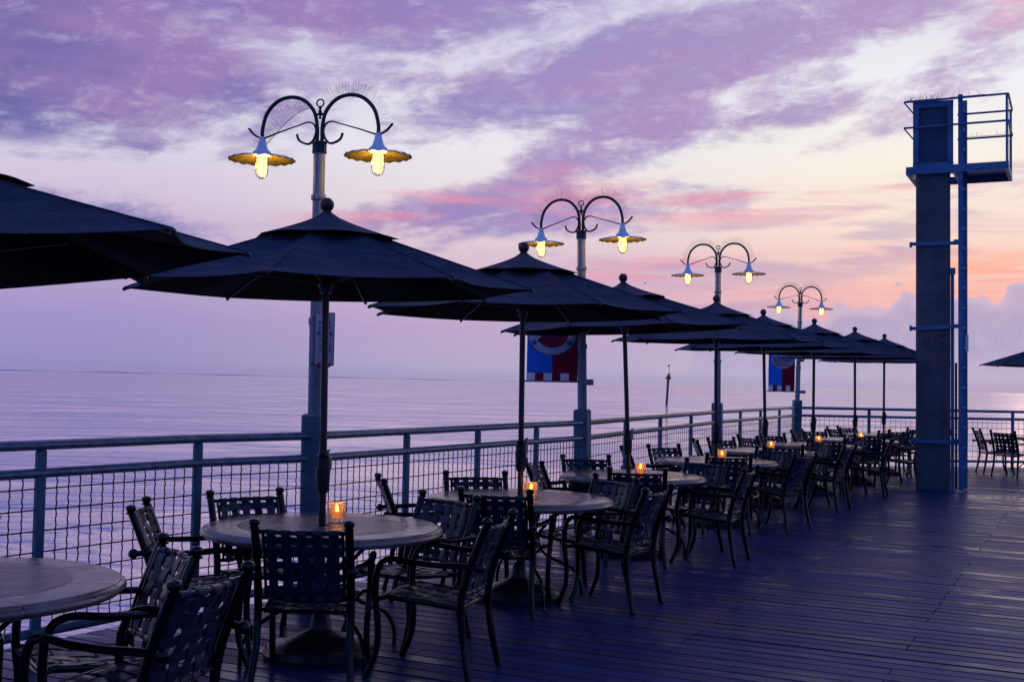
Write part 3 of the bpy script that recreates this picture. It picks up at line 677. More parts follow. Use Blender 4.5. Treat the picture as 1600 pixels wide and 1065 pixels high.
def banner(label, P, pxl, pxr, pyt, pyb, ell, kind):
    Y = P.y - 0.02; c = atz((pxl + pxr) / 2, (pyt + pyb) / 2, Y); k = Y / F
    o = thing('banner', label, 'banner', (c.x, c.y, c.z), 0, 'striped banners on the lamp posts')
    wB, hB = (pxr - pxl) * k, (pyb - pyt) * k; sh_ = wB * 0.03
    def X(u, v): return (u - 0.5) * wB + (-0.012 * wB / 0.4 * (v)) * 0
    def Yw(u, v): return 0.018 * math.sin(u * 5 + v * 2.5) * (1 - abs(v - .5) * 1.2)
    st = 0.135
    def patch(nm, u0, u1, v0, v1, mt, dy=0.0):
        m = MB(); nu, nv = max(2, int(14 * (u1 - u0)) + 2), max(2, int(14 * (v1 - v0)) + 2); vs = []
        for b_ in (0, 1):
            for j in range(nv + 1):
                for i in range(nu + 1):
                    u, v = u0 + (u1 - u0) * i / nu, v0 + (v1 - v0) * j / nv
                    vs.append((X(u, v), Yw(u, v) + dy + b_ * 0.002, (0.5 - v) * hB))
        n1_ = (nu + 1) * (nv + 1); fs = []
        for j in range(nv):
            for i in range(nu):
                a = j * (nu + 1) + i; fs.append((a, a + nu + 1, a + nu + 2, a + 1)); fs.append((a + n1_, a + 1 + n1_, a + nu + 2 + n1_, a + nu + 1 + n1_))
        m.add(vs, fs); m.build(nm, mt, o)
    patch('blue_field', 0, 0.5, 0, 1 - st, M['bannerblue']); patch('maroon_field', 0.5, 1, 0, 1 - st, M['bannerred'])
    n_ = 6
    for i in range(n_): patch('stripe', i / n_, (i + 1) / n_, 1 - st, 1, M['bannerwhite'] if i % 2 == 0 else M['bannerred'])
    def disc(nm, cx, cz, rx, rz_, dy, mt, r_in=0):
        m = MB(); NN = 40; vs = []
        for y in (0, -0.0015):
            for rr in ((1,) if not r_in else (1, r_in)):
                for i in range(NN):
                    a = 2 * PI * i / NN; x_, z_ = cx + rx * rr * math.cos(a), cz + rz_ * rr * math.sin(a)
                    vs.append((x_, Yw(x_ / wB + .5, .5 - z_ / hB) + dy + y, z_))
        if r_in:
            fs = [(2 * NN + i, 2 * NN + (i + 1) % NN, 3 * NN + (i + 1) % NN, 3 * NN + i) for i in range(NN)]
        else:
            vs += [(cx, Yw(cx / wB + .5, .5 - cz / hB) + dy - 0.0015, cz)]
            fs = [(NN + i, NN + (i + 1) % NN, 2 * NN) for i in range(NN)] + [(i, (i + 1) % NN, NN + (i + 1) % NN, NN + i) for i in range(NN)]
        m.add(vs, fs); m.build(nm, mt, o)
    ex, ey, erx, ery = ell
    ecx, ecz, erx, ery = (ex - (pxl + pxr) / 2) * k, -(ey - (pyt + pyb) / 2) * k, erx * k, ery * k
    if kind == 1:
        disc('ring_outline', ecx, ecz, erx * 1.04, ery * 1.04, -0.003, M['signblue'])
        disc('white_ring', ecx, ecz, erx, ery, -0.006, M['bannerwhite'])
        disc('ring_centre', ecx, ecz, erx * 0.68, ery * 0.68, -0.009, M['bannerred'])
        for sx in (-1, 1):
            m = MB(); vs = []
            for i in range(10):
                a = i * PI / 5 + PI / 2; r_ = (0.105 if i % 2 == 0 else 0.045) * erx * 1.6
                x_, z_ = ecx + sx * erx * 0.72 + r_ * math.cos(a), ecz - ery * 0.45 + r_ * math.sin(a)
                vs.append((x_, Yw(x_ / wB + .5, .5 - z_ / hB) - 0.012, z_))
            m.add(vs, [tuple(range(10))]); m.build('star', M['signblue'], o, smooth=False)
    else:
        disc('oval_outline', ecx, ecz, erx * 1.05, ery * 1.05, -0.003, M['signblue'])
        disc('white_oval', ecx, ecz, erx, ery, -0.006, M['bannerwhite'])
        t1 = text('lettering', 'KEMAH', 15 * k, M['signblue'], o, (ecx, -0.03, ecz + 0.5 * k), 0.001, 0.62, 0.0)
        t2 = text('lettering', 'BOARDWALK', 4.6 * k, M['signred'], o, (ecx, -0.03, ecz - 7.8 * k), 0.001, 0.85, 0.001)
    m = MB(); xr = (pxr - (pxl + pxr) / 2 + 9) * k
    for zz in (-hB / 2 - 0.004, hB / 2 + 0.004):
        m.tube([(-wB / 2 - 0.05, 0, zz), (xr, 0.0, zz)], 0.009, 8); m.ball((-wB / 2 - 0.05, 0, zz), 0.014, 8)
        m.lathe([(0.056, zz - 0.03), (0.056, zz + 0.03)], 16, (xr + 0.05, 0.02, 0))
    m.build('bracket', M['lamppole'], o)
    m = MB()
    for u in (0.03, 0.97): m.ball(((u - .5) * wB, Yw(u, .93) - 0.004, -hB * 0.43), 0.006, 8)
    m.build('grommet', M['bannerwhite'], o)
banner('large blue and maroon banner with a white ring, hanging on the second lamp post', L2, 823.5, 903, 503, 595, (862, 520, 38, 34), 1)
banner('small blue and maroon banner with a white oval, hanging on the corner lamp post', L4, 1201, 1242, 545, 611, (1222.5, 562, 18, 13.5), 2)
# small red and white plate on the far side of the corner post
q = atz(1251, 562.5, L4.y - 0.06); k = q.y / F
o = thing('small_plate', 'tiny white plate with a red oval on the corner lamp post, right of the banner', 'sign', q)
m = MB(); m.box((0, 0, 0.002), (11 * k, 0.006, 5 * k)); m.build('plate', M['signwhite'], o, smooth=False)
m = MB(); m.lathe([(0.001, 0), (0.9, 0.0), (0.9, 0.3), (0.001, 0.3)], 20); pe = m.build('emblem', M['signred'], o); pe.scale = (5 * k, 2 * k, 0.01); pe.rotation_euler = (PI / 2, 0, 0); pe.location = (0, -0.004, -0.012)

# ------------------------------------------------------------------ tables
TR = 0.67; TH = 0.72
def make_table(label):
    o = thing('round_table', label, 'table', group='round stone topped patio tables')
    m = MB(); m.lathe([(0.035, TH), (0.3, TH), (0.47, TH), (TR - 0.04, TH), (TR - 0.028, TH - 0.003), (TR - 0.024, TH - 0.008), (TR - 0.014, TH - 0.010), (TR - 0.004, TH - 0.018), (TR, TH - 0.027), (TR - 0.003, TH - 0.036), (TR - 0.016, TH - 0.043),
                       (TR - 0.02, TH - 0.05), (TR - 0.05, TH - 0.052), (0.035, TH - 0.05)], 96, close=True)
    m.build('tabletop', M['table'], o)
    m = MB()
    m.tube([(0.36 * math.cos(q * PI / 16), 0.36 * math.sin(q * PI / 16), TH - 0.066) for q in range(32)], 0.013, 8, closed=True)
    m.tube([(0.13 * math.cos(q * PI / 12), 0.13 * math.sin(q * PI / 12), 0.40) for q in range(24)], 0.009, 8, closed=True)
    m.build('support_ring', M['chair'], o)
    for q in range(4):
        a = q * PI / 2 + 0.5; c, s_ = math.cos(a), math.sin(a)
        P_ = smoothp([(r * c, r * s_, z) for r, z in ((0.42, TH - 0.058), (0.30, 0.60), (0.17, 0.49), (0.14, 0.40), (0.19, 0.31), (0.31, 0.245), (0.42, 0.19), (0.475, 0.10), (0.48, 0.0))], 5)
        m = MB(); m.tube(P_, 0.0115, 8); m.ball((0.48 * c, 0.48 * s_, 0.012), 0.016, 8, 0.7); m.build('leg', M['chair'], o)
    return o

# ------------------------------------------------------------------ umbrella
def make_umbrella(label):
    o = thing('patio_umbrella', label, 'umbrella', group='dark navy umbrellas over the tables')
    RR, ZR, ZA = 1.16, 2.04, 2.46
    m = MB(); m.lathe([(0.31, 0.0), (0.315, 0.03), (0.29, 0.062), (0.20, 0.083), (0.19, 0.095), (0.12, 0.12), (0.06, 0.15), (0.045, 0.24), (0.03, 0.26)], 40); m.build('base', M['base'], o)
    m = MB(); m.tube([(0, 0, 0.1), (0, 0, 1.2), (0, 0, 2.43)], 0.0205, 14); m.build('pole', M['pole'], o)
    m = MB(); m.bbox((0, -0.008, 1.07), (0.085, 0.07, 0.07), 0.012); m.lathe([(0.028, 0.90), (0.036, 0.93), (0.042, 1.035), (0.038, 1.04)], 14)
    m.lathe([(0.03, 1.103), (0.034, 1.108), (0.026, 1.125)], 14)
    cb = m.build('crank_box', M['plastic'], o)
    m = MB(); m.tube([(0.03, -0.01, 1.07), (0.075, -0.01, 1.07), (0.075, -0.01, 1.13), (0.115, -0.01, 1.13)], 0.007, 8); m.build('crank_handle', M['pole'], cb)
    m = MB(); m.lathe([(0.02, 2.46), (0.03, 2.462), (0.027, 2.475), (0.016, 2.485), (0.012, 2.49)], 16); m.ball((0, 0, 2.512), 0.041, 18); m.build('finial', M['finial'], o)
    # canopy shell between eight ribs
    def shell(r0_, r1_, z0_, z1_, nr, na, sag, hem, thick, flare=0.0, ex=0.97):
        top = []
        for i in range(nr + 1):
            u = i / nr; row = []
            for s_ in range(8):
                for q in range(na):
                    w_ = q / na; a = (s_ + w_) * PI / 4
                    ch = math.cos(PI / 8) / math.cos((w_ - 0.5) * PI / 4)      # straight chord between the ribs
                    mid = math.sin(PI * w_)
                    r = (r0_ + (r1_ - r0_) * u) * (1 + (ch - 1) * (0.35 + 0.65 * u)) * (1 - hem * mid * u * u)
                    z = z0_ + (z1_ - z0_) * (u ** ex) - sag * mid * math.sin(PI * min(1, u * 0.9 + 0.05)) + flare * mid * u ** 4
                    row.append((r * math.cos(a), r * math.sin(a), z))
            top.append(row)
        nc = 8 * na; vs = [v for row in top for v in row] + [(v[0] * (1 - 0.002), v[1] * (1 - 0.002), v[2] - thick) for row in top for v in row]
        H = (nr + 1) * nc; fs = []; mis = []
        for i in range(nr):
            for q in range(nc):
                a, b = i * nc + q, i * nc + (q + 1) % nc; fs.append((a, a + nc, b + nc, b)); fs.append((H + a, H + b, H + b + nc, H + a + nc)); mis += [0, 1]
        for q in range(nc):
            a, b = nr * nc + q, nr * nc + (q + 1) % nc; fs.append((a, H + a, H + b, b)); mis.append(0)
        return vs, fs, mis
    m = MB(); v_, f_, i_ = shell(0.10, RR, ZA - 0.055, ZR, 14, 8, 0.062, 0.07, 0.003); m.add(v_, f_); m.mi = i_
    for s_ in range(8):
        a = s_ * PI / 4; R_ = lambda u: ((0.10 + (RR - 0.10) * u) * math.cos(a), (0.10 + (RR - 0.10) * u) * math.sin(a), ZA - 0.055 + (ZR - ZA + 0.055) * u ** 0.97 + 0.002)
        m.tube([R_(i / 10) for i in range(11)], 0.0042, 5)
    can = m.build('canopy', [M['canopy'], M['canopy_shade']], o)
    m = MB(); v_, f_, i_ = shell(0.022, 0.41, ZA + 0.012, ZA - 0.140, 8, 10, 0.006, 0.03, 0.003, 0.012, 0.74); m.add(v_, f_); m.mi = i_; m.build('vent', [M['canopy'], M['canopy_shade']], o)
    for s_ in range(8):
        a = s_ * PI / 4; c, q_ = math.cos(a), math.sin(a)
        m = MB(); m.tube([(0.03 * c, 0.03 * q_, ZA - 0.075), (0.6 * RR * c, 0.6 * RR * q_, ZR + (ZA - 0.055 - ZR) * 0.4 - 0.008), (RR * 0.995 * c, RR * 0.995 * q_, ZR - 0.008)], 0.0075, 6)
        m.ball((RR * 1.0 * c, RR * 1.0 * q_, ZR - 0.008), 0.012, 8)
        rb = m.build('rib', M['plastic'], o)
        m = MB(); m.tube([(0.035 * c, 0.035 * q_, 2.07), (0.62 * RR * c, 0.62 * RR * q_, ZR + (ZA - 0.055 - ZR) * 0.38 - 0.014)], 0.006, 6); m.build('strut', M['plastic'], rb)
    m = MB(); m.lathe([(0.022, 2.01), (0.034, 2.015), (0.036, 2.05), (0.045, 2.06), (0.045, 2.08), (0.024, 2.09)], 16); m.build('runner', M['plastic'], o); m = MB(); m.lathe([(0.022, 2.35), (0.045, 2.36), (0.045, 2.385), (0.022, 2.39)], 16); m.build('hub', M['plastic'], o)
    return o

# ------------------------------------------------------------------ candle
def make_candle(label):
    o = thing('candle_glass', label, 'candle', group='lit candles in glass holders on the tables')
    m = MB(); NN = 12
    def ring(r, z, tw=0): return [(r * math.cos(2 * PI * (i + tw) / NN), r * math.sin(2 * PI * (i + tw) / NN), z) for i in range(NN)]
    rs = [(r_ * 1.0, z_, t_) for r_, z_, t_ in [(0.040, 0.0, 0), (0.043, 0.006, 0), (0.045, 0.032, .5), (0.043, 0.036, 0), (0.046, 0.064, .5), (0.044, 0.068, 0), (0.047, 0.098, 0), (0.041, 0.098, 0), (0.038, 0.015, 0)]]
    m.add([v for r, z, t_ in rs for v in ring(r, z, t_)], [(j * NN + i, j * NN + (i + 1) % NN, (j + 1) * NN + (i + 1) % NN, (j + 1) * NN + i) for j in range(len(rs) - 1) for i in range(NN)] + [tuple(range(NN))[::-1], tuple((len(rs) - 1) * NN + i for i in range(NN))])
    m.build('glass', M['glass'], o, smooth=False)
    for ch in o.children: pass
    o.scale = (1.12, 1.12, 1.08)
    cl = bpy.data.lights.new('candle_light', 'POINT'); cl.energy = 0.05; cl.color = (1.0, 0.42, 0.08); cl.shadow_soft_size = 0.012
    m = MB(); m.lathe([(0.024, 0.017), (0.025, 0.05), (0.021, 0.054), (0.001, 0.052)], 16); m.build('candle', M['glowwax'], o)
    m = MB(); m.lathe([(0.001, 0.055), (0.006, 0.062), (0.0075, 0.070), (0.005, 0.082), (0.001, 0.092)], 10); fl = m.build('flame', M['flame'], o)
    co_ = bpy.data.objects.new('candle_light', cl); COL.objects.link(co_); co_.parent = fl; co_.location = (0, 0, 0.108)
    return o

# ------------------------------------------------------------------ strap chair
def strap_weave(path_u, nu, nv, wu, wv, fu, amp=0.0035, th=0.0022):
    """woven straps on a surface fu(u,v)->(point, normal); nu straps run along v, nv straps run along u"""
    m = MB()
    def strap(fixed, half, along_v, par, cross):
        K = cross * 4 + 2
        rows = []
        for i in range(K + 1):
            t = i / K
            ph = t * cross * PI + (PI if par else 0)
            d = amp * math.sin(ph) if 0 < i < K else 0
            ps = []
            for e in (-half, half):
                u, v = (fixed + e, t) if along_v else (t, fixed + e)
                p, nrm = fu(u, v); ps.append((p + nrm * (d + th), p + nrm * (d - th)))
            rows.append(ps)
        vs = []; fs = []
        for ps in rows: vs += [ps[0][0], ps[1][0], ps[1][1], ps[0][1]]
        for i in range(K):
            for q in range(4): fs.append((i * 4 + q, i * 4 + (q + 1) % 4, (i + 1) * 4 + (q + 1) % 4, (i + 1) * 4 + q))
        m.add(vs, fs)
    for i in range(nu): strap((i + 0.5) / nu, wu / 2, True, i % 2 == 0, nv)
    for j in range(nv): strap((j + 0.5) / nv, wv / 2, False, j % 2 == 1, nu)
    return m
def make_chair(label):
    o = thing('patio_chair', label, 'chair', group='strap woven metal armchairs')
    W_ = 0.232
    def post_y(z): # centre line of rear leg and post
        P = [(0.0, -0.285), (0.1, -0.262), (0.2, -0.243), (0.32, -0.225), (0.42, -0.222), (0.55, -0.25), (0.70, -0.305), (0.82, -0.352)]
        for (z0, y0), (z1, y1) in zip(P, P[1:]):
            if z <= z1: return y0 + (y1 - y0) * (z - z0) / (z1 - z0)
        return P[-1][1]
    for sx in (-1, 1):
        pts = smoothp([(sx * (W_ + (0.018 if z < 0.05 else 0.01 if z < .15 else 0)), post_y(z), z) for z in (0.0, 0.1, 0.2, 0.32, 0.42, 0.55, 0.70, 0.805)], 4)
        nn = len(pts); m = MB(); m.tube(pts, [0.0175 + 0.0035 * min(1, i / nn * 2) for i in range(nn)], 10)
        m.lathe([(0.0165, -0.004), (0.0185, 0.0), (0.0185, 0.006), (0.0165, 0.01)], 10, (sx * (W_ + 0.018), post_y(0), 0.004))
        rl = m.build('rear_leg', M['chair'], o)
        m = MB(); yy = post_y(0.82); m.lathe([(0.021, 0.80), (0.0255, 0.803), (0.0255, 0.809), (0.018, 0.813), (0.0255, 0.822), (0.028, 0.834), (0.0225, 0.846), (0.001, 0.852)], 12, (sx * W_, yy + 0.0, 0)); m.build('knob', M['chair'], rl)
        # arm
        A_ = smoothp([(sx * 0.255, -0.315, 0.598), (sx * 0.262, -0.25, 0.603), (sx * 0.285, -0.12, 0.604), (sx * 0.298, 0.02, 0.612), (sx * 0.290, 0.13, 0.622), (sx * 0.275, 0.20, 0.598), (sx * 0.266, 0.232, 0.53)], 5)
        m = MB(); m.tube(A_, [0.0185] * len(A_), 10, flat=0.85); m.ball((sx * 0.252, -0.330, 0.597), 0.027, 12); m.build('arm', M['chair'], o)
        Lg = smoothp([(sx * 0.266, 0.232, 0.53), (sx * 0.262, 0.235, 0.42), (sx * 0.256, 0.222, 0.30), (sx * 0.252, 0.222, 0.17), (sx * 0.256, 0.252, 0.07), (sx * 0.262, 0.285, 0.0)], 5)
        m = MB(); m.tube(Lg, [0.0185 - 0.002 * (i / len(Lg)) for i in range(len(Lg))], 10); m.build('front_leg', M['chair'], o)
    # seat
    def seat(u, v):   # u across, v back to front
        hw = 0.195 + 0.035 * v; x = (u - 0.5) * 2 * hw; y = -0.205 + 0.435 * v
        z = 0.382 + 0.045 * v - 0.022 * math.sin(PI * u) * math.sin(PI * v) - 0.02 * max(0, v - 0.88) / 0.12
        return Vector((x, y, z)), Vector((0, 0, 1))
    m = MB(); ring = []
    for u, v in [(i / 8, 0) for i in range(8)] + [(1, i / 8) for i in range(8)] + [(1 - i / 8, 1) for i in range(8)] + [(0, 1 - i / 8) for i in range(8)]:
        p, _ = seat(u, v); c = Vector((0, 0.01, p.z)); ring.append(p + (p - c).normalized() * 0.004 + Vector((0, 0, -0.004)))
    m.tube(ring, 0.012, 8, closed=True)
    for sx in (-1, 1):
        m.tube([(sx * 0.2, -0.19, 0.379), (sx * W_, -0.222, 0.385)], 0.009, 8); m.tube([(sx * 0.228, 0.2, 0.412), (sx * 0.262, 0.232, 0.415)], 0.009, 8)
        m.tube([(sx * 0.2, 0.19, 0.40), (sx * 0.15, -0.0, 0.375), (sx * 0.2, -0.19, 0.372)], 0.006, 6)
    m.build('seat_frame', M['chair'], o)
    strap_weave(None, 5, 5, 0.135, 0.132, seat, 0.004).build('seat', M['strap'], o)
    # backrest
    def back(u, v):   # v bottom to top
        z = 0.455 + 0.32 * v; bow = 0.038 * math.sin(PI * u) * (0.6 + 0.4 * v)
        return Vector(((u - 0.5) * 2 * 0.192, post_y(z) - bow + 0.012, z)), Vector((0, -1, -0.35)).normalized()
    m = MB()
    for v in (-0.03, 1.03):
        P_ = [(-W_, post_y(0.455 + .32 * v), back(0, v)[0].z)] + [back(i / 10, v)[0] for i in range(11)] + [(W_, post_y(0.455 + .32 * v), back(0, v)[0].z)]
        m.tube(P_, 0.0115, 8)
    for u in (-0.01, 1.01): m.tube([back(u, -0.02 + i * 0.26)[0] for i in range(5)], 0.0075, 6)
    m.build('back_frame', M['chair'], o)
    sb = strap_weave(None, 5, 5, 0.122, 0.118, back, 0.0045)
    # the vertical straps wrap round the top and bottom rails
    for i in range(5):
        for v in (-0.03, 1.03):
            u = (i + .5) / 5; P_ = [back(u + e * 0.061, v)[0] for e in (-1, -0.3, 0.3, 1)]; sb.tube(P_, 0.0148, 8)
    sb.build('backrest', M['strap'], o)
    return o

# ------------------------------------------------------------------ lay out the tables
names = ['the leftmost table', 'the second table from the left', 'the third table from the left', 'the fourth table from the left', 'the fifth table from the left',
         'the sixth table from the left', 'the seventh table from the left', 'the eighth table from the left', 'the ninth table from the left', 'the lone table right of the tower']
ctr = [None] * 10
def tpos(px, Y): d = ray(px, 600); return Vector((d.x / d.y * Y, Y, 0))
ctr[0] = Vector((-2.18, 4.64, 0))
for i, (px, Y) in enumerate(((512, 6.64), (818, 8.52), (991, 10.8), (1122, 13.2), (1200, 15.4), (1272, 17.25), (1338, 19.3), (1382, 21.6)), 1): ctr[i] = tpos(px, Y)
ctr[9] = Vector((9.95, 22.0, 0))
FR, RN, RF, FA, LE = 'front', 'rn', 'rf', 'far', 'left'
lay = {
 0: [(FR, (0.14, -0.66), (-0.1, 1)), (RN, (0.80, -0.27), (-0.95, 0.33)), (RF, (0.5, 0.19), (-0.84, -0.54)), (FA, (-0.44, 0.72), (0.25, -0.97))],
 1: [(FR, (0.03, -0.49), (0.02, 1)), (RN, (0.65, -0.29), (-0.95, 0.28)), (RF, (0.43, 0.48), (-0.65, -0.76)), (FA, (-0.37, 0.39), (0.62, -0.78)), (LE, (-0.64, -0.1), (0.99, 0.13))],
 2: [(FR, (-0.10, -0.42), (0.22, 0.97)), (RN, (0.64, -0.15), (-0.87, 0.5)), (RF, (0.44, 0.30), (-0.8, -0.6)), (FA, (-0.27, 0.33), (0.22, -0.97)), (LE, (-0.66, 0.05), (0.97, 0.2))],
 3: [(FR, (-0.03, -0.5), (0.05, 1)), (RN, (0.67, -0.30), (-0.9, 0.42)), (RF, (0.5, 0.25), (-0.72, -0.7)), (FA, (-0.3, 0.42), (0.22, -0.97)), (LE, (-0.57, 0.0), (0.95, 0.3))],
}
gen = [(FR, (0.02, -0.5), (0.05, 1)), (RN, (0.66, -0.24), (-0.9, 0.4)), (RF, (0.46, 0.36), (-0.75, -0.66)), (FA, (-0.3, 0.45), (0.4, -0.92)), (LE, (-0.62, 0.0), (0.95, 0.2))]
for i in range(4, 9):
    lay[i] = [(a, (b[0] + random.uniform(-.06, .06), b[1] + random.uniform(-.06, .06)), (c[0] + random.uniform(-.25, .25), c[1] + random.uniform(-.25, .25))) for a, b, c in gen]
lay[9] = [(LE, (-0.72, 0.55), (0.98, -0.1)), (FR, (-0.72, -0.22), (0.78, 0.62)), (RN, (0.5, -0.45), (-0.7, 0.7))]
words = {FR: 'armchair with its back to the camera, nearest side of %s',
         RN: 'armchair in profile facing left, near right side of %s',
         RF: 'armchair facing the camera, far right side of %s',
         FA: 'armchair facing the camera, railing side of %s',
         LE: 'armchair facing right, left side of %s'}
words9 = {LE: 'farther armchair at the left of %s', FR: 'armchair with its back turned, nearer left side of %s', RN: 'armchair at the near right side of %s'}
T0 = C0 = K0 = U0 = None
for i in range(10):
    c = ctr[i]; lab = ('round stone topped table, %s' % names[i].replace('the ', '', 1))
    if i == 0: T0 = make_table(lab); T0.location = c
    else: dup(T0, c, random.uniform(0, 1.5) if i > 1 else 0.15, lab)
    ul = ['huge near umbrella cut off by the left edge of the photo', 'first whole navy umbrella from the left, in front of the nearest lamp post', 'second whole umbrella from the left, over the third table',
          'third whole umbrella from the left, over the fourth table', 'fourth whole umbrella from the left, in front of the third lamp post', 'fifth whole umbrella from the left, over the sixth table',
          'sixth whole umbrella, just right of the corner lamp post', 'seventh whole umbrella, over the eighth table', 'last umbrella of the row, partly hidden by the tower', 'umbrella cut off by the right edge of the photo'][i]
    rzs = [14, 86, 70, 60, 80, 72, 66, 75, 78, 70][i]
    rz = math.radians(rzs)
    if i == 0: U0 = make_umbrella(ul); U0.location = Vector((-1.914, 4.228, -0.125)); set_rot(U0, math.radians(-25), 0.0196, -0.1)
    else:
        dup(U0, c, rz, ul, None, {1: (0.004, -0.012), 2: (-0.006, -0.008), 3: (0.0, -0.048), 4: (0.006, -0.015), 5: (0, -0.03), 6: (0.005, -0.005), 7: (0, -0.014), 8: (0.004, -0.006)}.get(i, (0, 0)))
    for (kd, (rx, ry), (fx, fy)) in lay[i]:
        ll = (words9 if i == 9 else words)[kd] % names[i]
        loc = c + Vector((rx, ry, 0)); rzc = math.atan2(fy, fx) - PI / 2
        if C0 is None: C0 = make_chair(ll); C0.location = loc; C0.rotation_euler = (0, 0, rzc)
        else: dup(C0, loc, rzc, ll)
cand = {1: (526, 814, 1), 2: (829.5, 763, 2), 3: (1000.5, 742, 3), 4: (1128, 718, 4), 5: (1205, 702, 5), 6: (1279, 692, 6), 7: (1343, 682, 7), 8: (1385.5, 673, 8)}
for i, (px, py, _) in cand.items():
    p = at(px, py, TH); d_ = Vector((p.x - ctr[i].x, p.y - ctr[i].y))
    if d_.length > 0.5: p = ctr[i] + Vector((0.07, -0.06, TH))
    p.z = TH + 0.001; ll = 'lit amber candle in a cut glass holder on %s' % names[i]
    if K0 is None: K0 = make_candle(ll); K0.location = p
    else: dup(K0, p, i * 0.3, ll)

# ------------------------------------------------------------------ tower
TP = at(1458, 765, 0.0); kT = TP.y / F
o = thing('lookout_tower', 'tall concrete column with a railed blue steel platform and ladder on top', 'tower', TP, math.radians(-19.5))
set_rot(o, math.radians(-19.5), 0, -0.011)
m = MB(); m.bbox((0, 0.24, 2.55), (0.51, 0.46, 5.1), 0.03); m.build('column', M['concrete'], o)
m = MB()
for zz in (5.05, 6.02): m.box((0, 0.24, zz), (0.60, 0.54, 0.10))
for sx in (-1, 1):
    for yy in (-0.02, 0.5): m.box((sx * 0.255, yy, 5.53), (0.085, 0.05, 0.87))
m.build('cap_frame', M['steel'], o, smooth=False)
m = MB(); m.box((0, 0.24, 5.53), (0.50, 0.46, 0.88)); m.build('cap_panel', M['steel_dark'], o, smooth=False)
# platform: channel edge beams and grating
m = MB(); zb = 4.98
m.box((0.335, -0.075, zb), (1.49, 0.05, 0.12)); m.box((0.335, 1.1, zb), (1.49, 0.05, 0.12)); m.box((1.055, 0.51, zb), (0.05, 1.12, 0.12)); m.box((-0.385, 0.51, zb), (0.05, 1.12, 0.12))
m.box((0.66, 0.51, zb + 0.05), (0.74, 1.12, 0.012)); m.box((0.30, 0.51, zb - 0.02), (0.05, 1.12, 0.08))
pf_ = m.build('platform', M['steel'], o, smooth=False); pf_.rotation_euler = (0, 0, math.radians(-6)); pf_.location = (0.015, 0, 0)
m = MB()
for zz in (6.07, 5.66):
    for yy in (-0.10, 1.12): m.tube([(-0.44 if yy < 0 else 0.25, yy, zz), (1.08, yy, zz)], 0.017, 6)
    m.tube([(1.08, -0.10, zz), (1.08, 1.12, zz)], 0.017, 6)
for (x, yy) in ((1.06, -0.1), (1.06, 1.1), (1.06, 0.5)): m.box((x, yy, 5.52), (0.035 if yy != 0.5 else 0.008, 0.035 if yy != .5 else 0.008, 1.10))
for zz in (6.07, 5.66): m.tube([(-0.44, -0.10, zz), (-0.27, -0.02, zz - 0.22)], 0.012, 6)
gr_ = m.build('guard_rail', M['steel'], o); gr_.rotation_euler = (0, 0, math.radians(-6)); gr_.location = (0.015, 0, 0)
m = MB()
for sx, yy in ((0.40, -0.10), (0.475, 0.34)):
    m.box((sx, yy, 3.07), (0.07, 0.012, 6.12)); m.box((sx + 0.032, yy + 0.024, 3.07), (0.008, 0.035, 6.12)); 
for q in range(19): m.tube([(0.415, -0.09, 0.35 + q * 0.31), (0.49, 0.34, 0.35 + q * 0.31)], 0.011, 6)
m.build('ladder', M['steel'], o, smooth=False)
m = MB()
for zz, tl in ((3.83, 0.0), (2.52, 0.045), (0.75, -0.02)):
    rot = Matrix.Rotation(-tl, 3, 'Y'); m.box((0.03, -0.032, zz), (0.74, 0.02, 0.055), rot); m.box((0.36, -0.05, zz + 0.02), (0.12, 0.05, 0.06))
    m.box((-0.33, -0.02, zz - 0.01), (0.04, 0.05, 0.08))
m.build('bracket', M['steel'], o, smooth=False)
m = MB(); m.box((0.285, 0.12, 1.68), (0.05, 0.10, 3.36)); m.box((0.29, 0.05, 3.4), (0.075, 0.05, 0.10)); m.build('conduit', M['steel'], o, smooth=False)
m = MB(); m.tube([(0.34, 0.3, 0), (0.34, 0.3, 1.98)], 0.02, 8); m.build('pipe', M['ironwork'], o)
m = MB(); m.box((0.492, -0.112, 2.28), (0.04, 0.006, 0.26)); m.build('sticker', M['signwhite'], o, smooth=False)
m = MB()
for (x, z) in ((-0.12, 2.28), (0.14, 2.28), (0.14, 2.4), (-0.12, 1.05), (0.14, 1.05)): m.tube([(x, 0.012, z), (x, -0.012, z)], 0.016, 8)
m.build('bolt', M['ironwork'], o)
for (xa, xb, yy, z0, n_) in ((-0.40, 0.10, -0.1, 6.07, 30), (0.25, 0.75, -0.1, 6.07, 6), (0.3, 1.0, 1.12, 5.67, 10)):
    m = MB(); m.tube([(xa, yy, z0 + 0.018), (xb, yy, z0 + 0.018)], 0.004, 4)
    for q in range(n_):
        x = random.uniform(xa, xb); m.tube([(x, yy, z0 + 0.018), (x + random.uniform(-.04, .04), yy + random.uniform(-.03, .03), z0 + random.uniform(0.05, 0.11))], 0.0022, 3, caps=False)
    bs = m.build('bird_spikes', M['ironwork'], gr_)

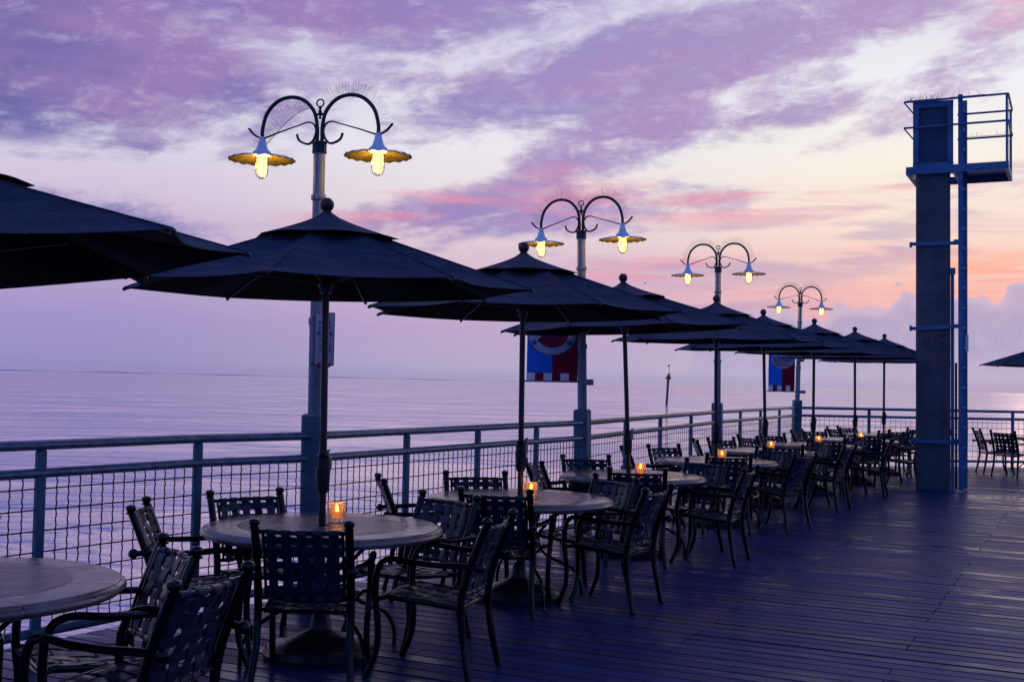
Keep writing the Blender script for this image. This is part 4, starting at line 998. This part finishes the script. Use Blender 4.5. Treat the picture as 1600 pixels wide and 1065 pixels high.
# ------------------------------------------------------------------ channel marker with a perched bird, birds in the air
Q = at(1041.5, 632, -2.45); k = Q.y / F
o = thing('channel_marker', 'leaning wooden channel marker pile with a red triangular board out in the water', 'channel marker', Q, 0)
o.rotation_euler = (0, math.radians(3), 0)
m = MB(); m.tube([(0, 0, -1.5), (0, 0, 42 * k)], 1.75 * k, 10); m.tube([(-1.2 * k, 0, 24 * k), (-2.6 * k, -0.1, 27 * k), (-3 * k, -0.1, 40 * k)], 0.2 * k, 6); m.build('pile', M['pile'], o)
m = MB(); z0, z1 = 40 * k, 51.5 * k
m.add([(-5 * k, -1.5 * k, z0), (3.2 * k, -1.5 * k, z0), (0.3 * k, -1.5 * k, z1), (-5 * k, -1.1 * k, z0), (3.2 * k, -1.1 * k, z0), (0.3 * k, -1.1 * k, z1)], [(0, 1, 2), (5, 4, 3), (0, 3, 4, 1), (1, 4, 5, 2), (2, 5, 3, 0)])
m.build('daymark', M['reddaymark'], o, smooth=False)
m = MB(); m.add([(3.3 * k, -1.5 * k, z0), (4.6 * k, 1.5 * k, z0), (1.9 * k, 0, z1), (3.0 * k, -1.4 * k, z0), (4.3 * k, 1.6 * k, z0), (1.6 * k, 0, z1)], [(0, 1, 2), (5, 4, 3), (0, 3, 4, 1), (1, 4, 5, 2), (2, 5, 3, 0)])
m.build('side_daymark', M['pile'], o, smooth=False)
m = MB(); m.tube([(0.6 * k, 0, z1 - 2 * k), (0.6 * k, 0, z1 + 7 * k)], 0.35 * k, 6); m.build('mast', M['pile'], o)
def gull(px, py, Y, kind, label, yaw=0.3, sz=1.0):
    p = atz(px, py, Y); m = MB(); s_ = Y / F * sz
    def T(L_): return [tuple(Vector(v) * s_) for v in L_]
    if kind == 'perch':
        m.tube(T(smoothp([(-1.4, 0, -1.4), (-0.6, 0, -0.6), (0.3, 0, 0.6), (0.9, 0, 1.7), (1.3, 0, 2.4)], 3)), [q * s_ for q in [0.2, .5, .8, 1, 1.15, 1.15, 1.0, .8, .6, .55, .5, .5, .2]][:13], 8)
    else:
        m.tube(T([(-2.2, 0, -0.5), (-1, 0, -0.1), (0.4, 0, 0.15), (1.8, 0, 0.5), (2.4, 0, 0.55)]), [q * s_ for q in (0.15, 0.55, 0.7, 0.4, 0.08)], 8)
        for sg in (-1, 1):
            m.add(T([(-0.7, 0, 0.1), (0.8, 0, 0.3), (1.2, sg * 2.6, 1.9), (0.2, sg * 2.6, 1.8), (-1.4, sg * 5.6, 1.2), (-0.7, 0, 0.22), (0.8, 0, 0.42), (1.2, sg * 2.6, 2.0), (0.2, sg * 2.6, 1.92), (-1.4, sg * 5.6, 1.25)]),
                  [(0, 1, 2, 3), (3, 2, 4), (5, 8, 7, 6), (8, 9, 7), (0, 3, 8, 5), (3, 4, 9, 8), (1, 6, 7, 2), (2, 7, 9, 4)])
    ob = m.build('bird', M['gull']); ob.location = p; ob.rotation_euler = (0, 0, yaw); tag(ob, label, 'bird')
gull(1045.2, 571.5, Q.y, 'perch', 'tiny dark bird perched on top of the red channel marker', 0.0, 1.1)
gull(1008, 443, 90, 'fly', 'tiny bird flying above the fourth umbrella, between the second and third lamp posts', 0.5, 1.0)
gull(1152, 563, 120, 'fly', 'tiny distant bird low over the water right of the third lamp post', 1.2, 0.6)
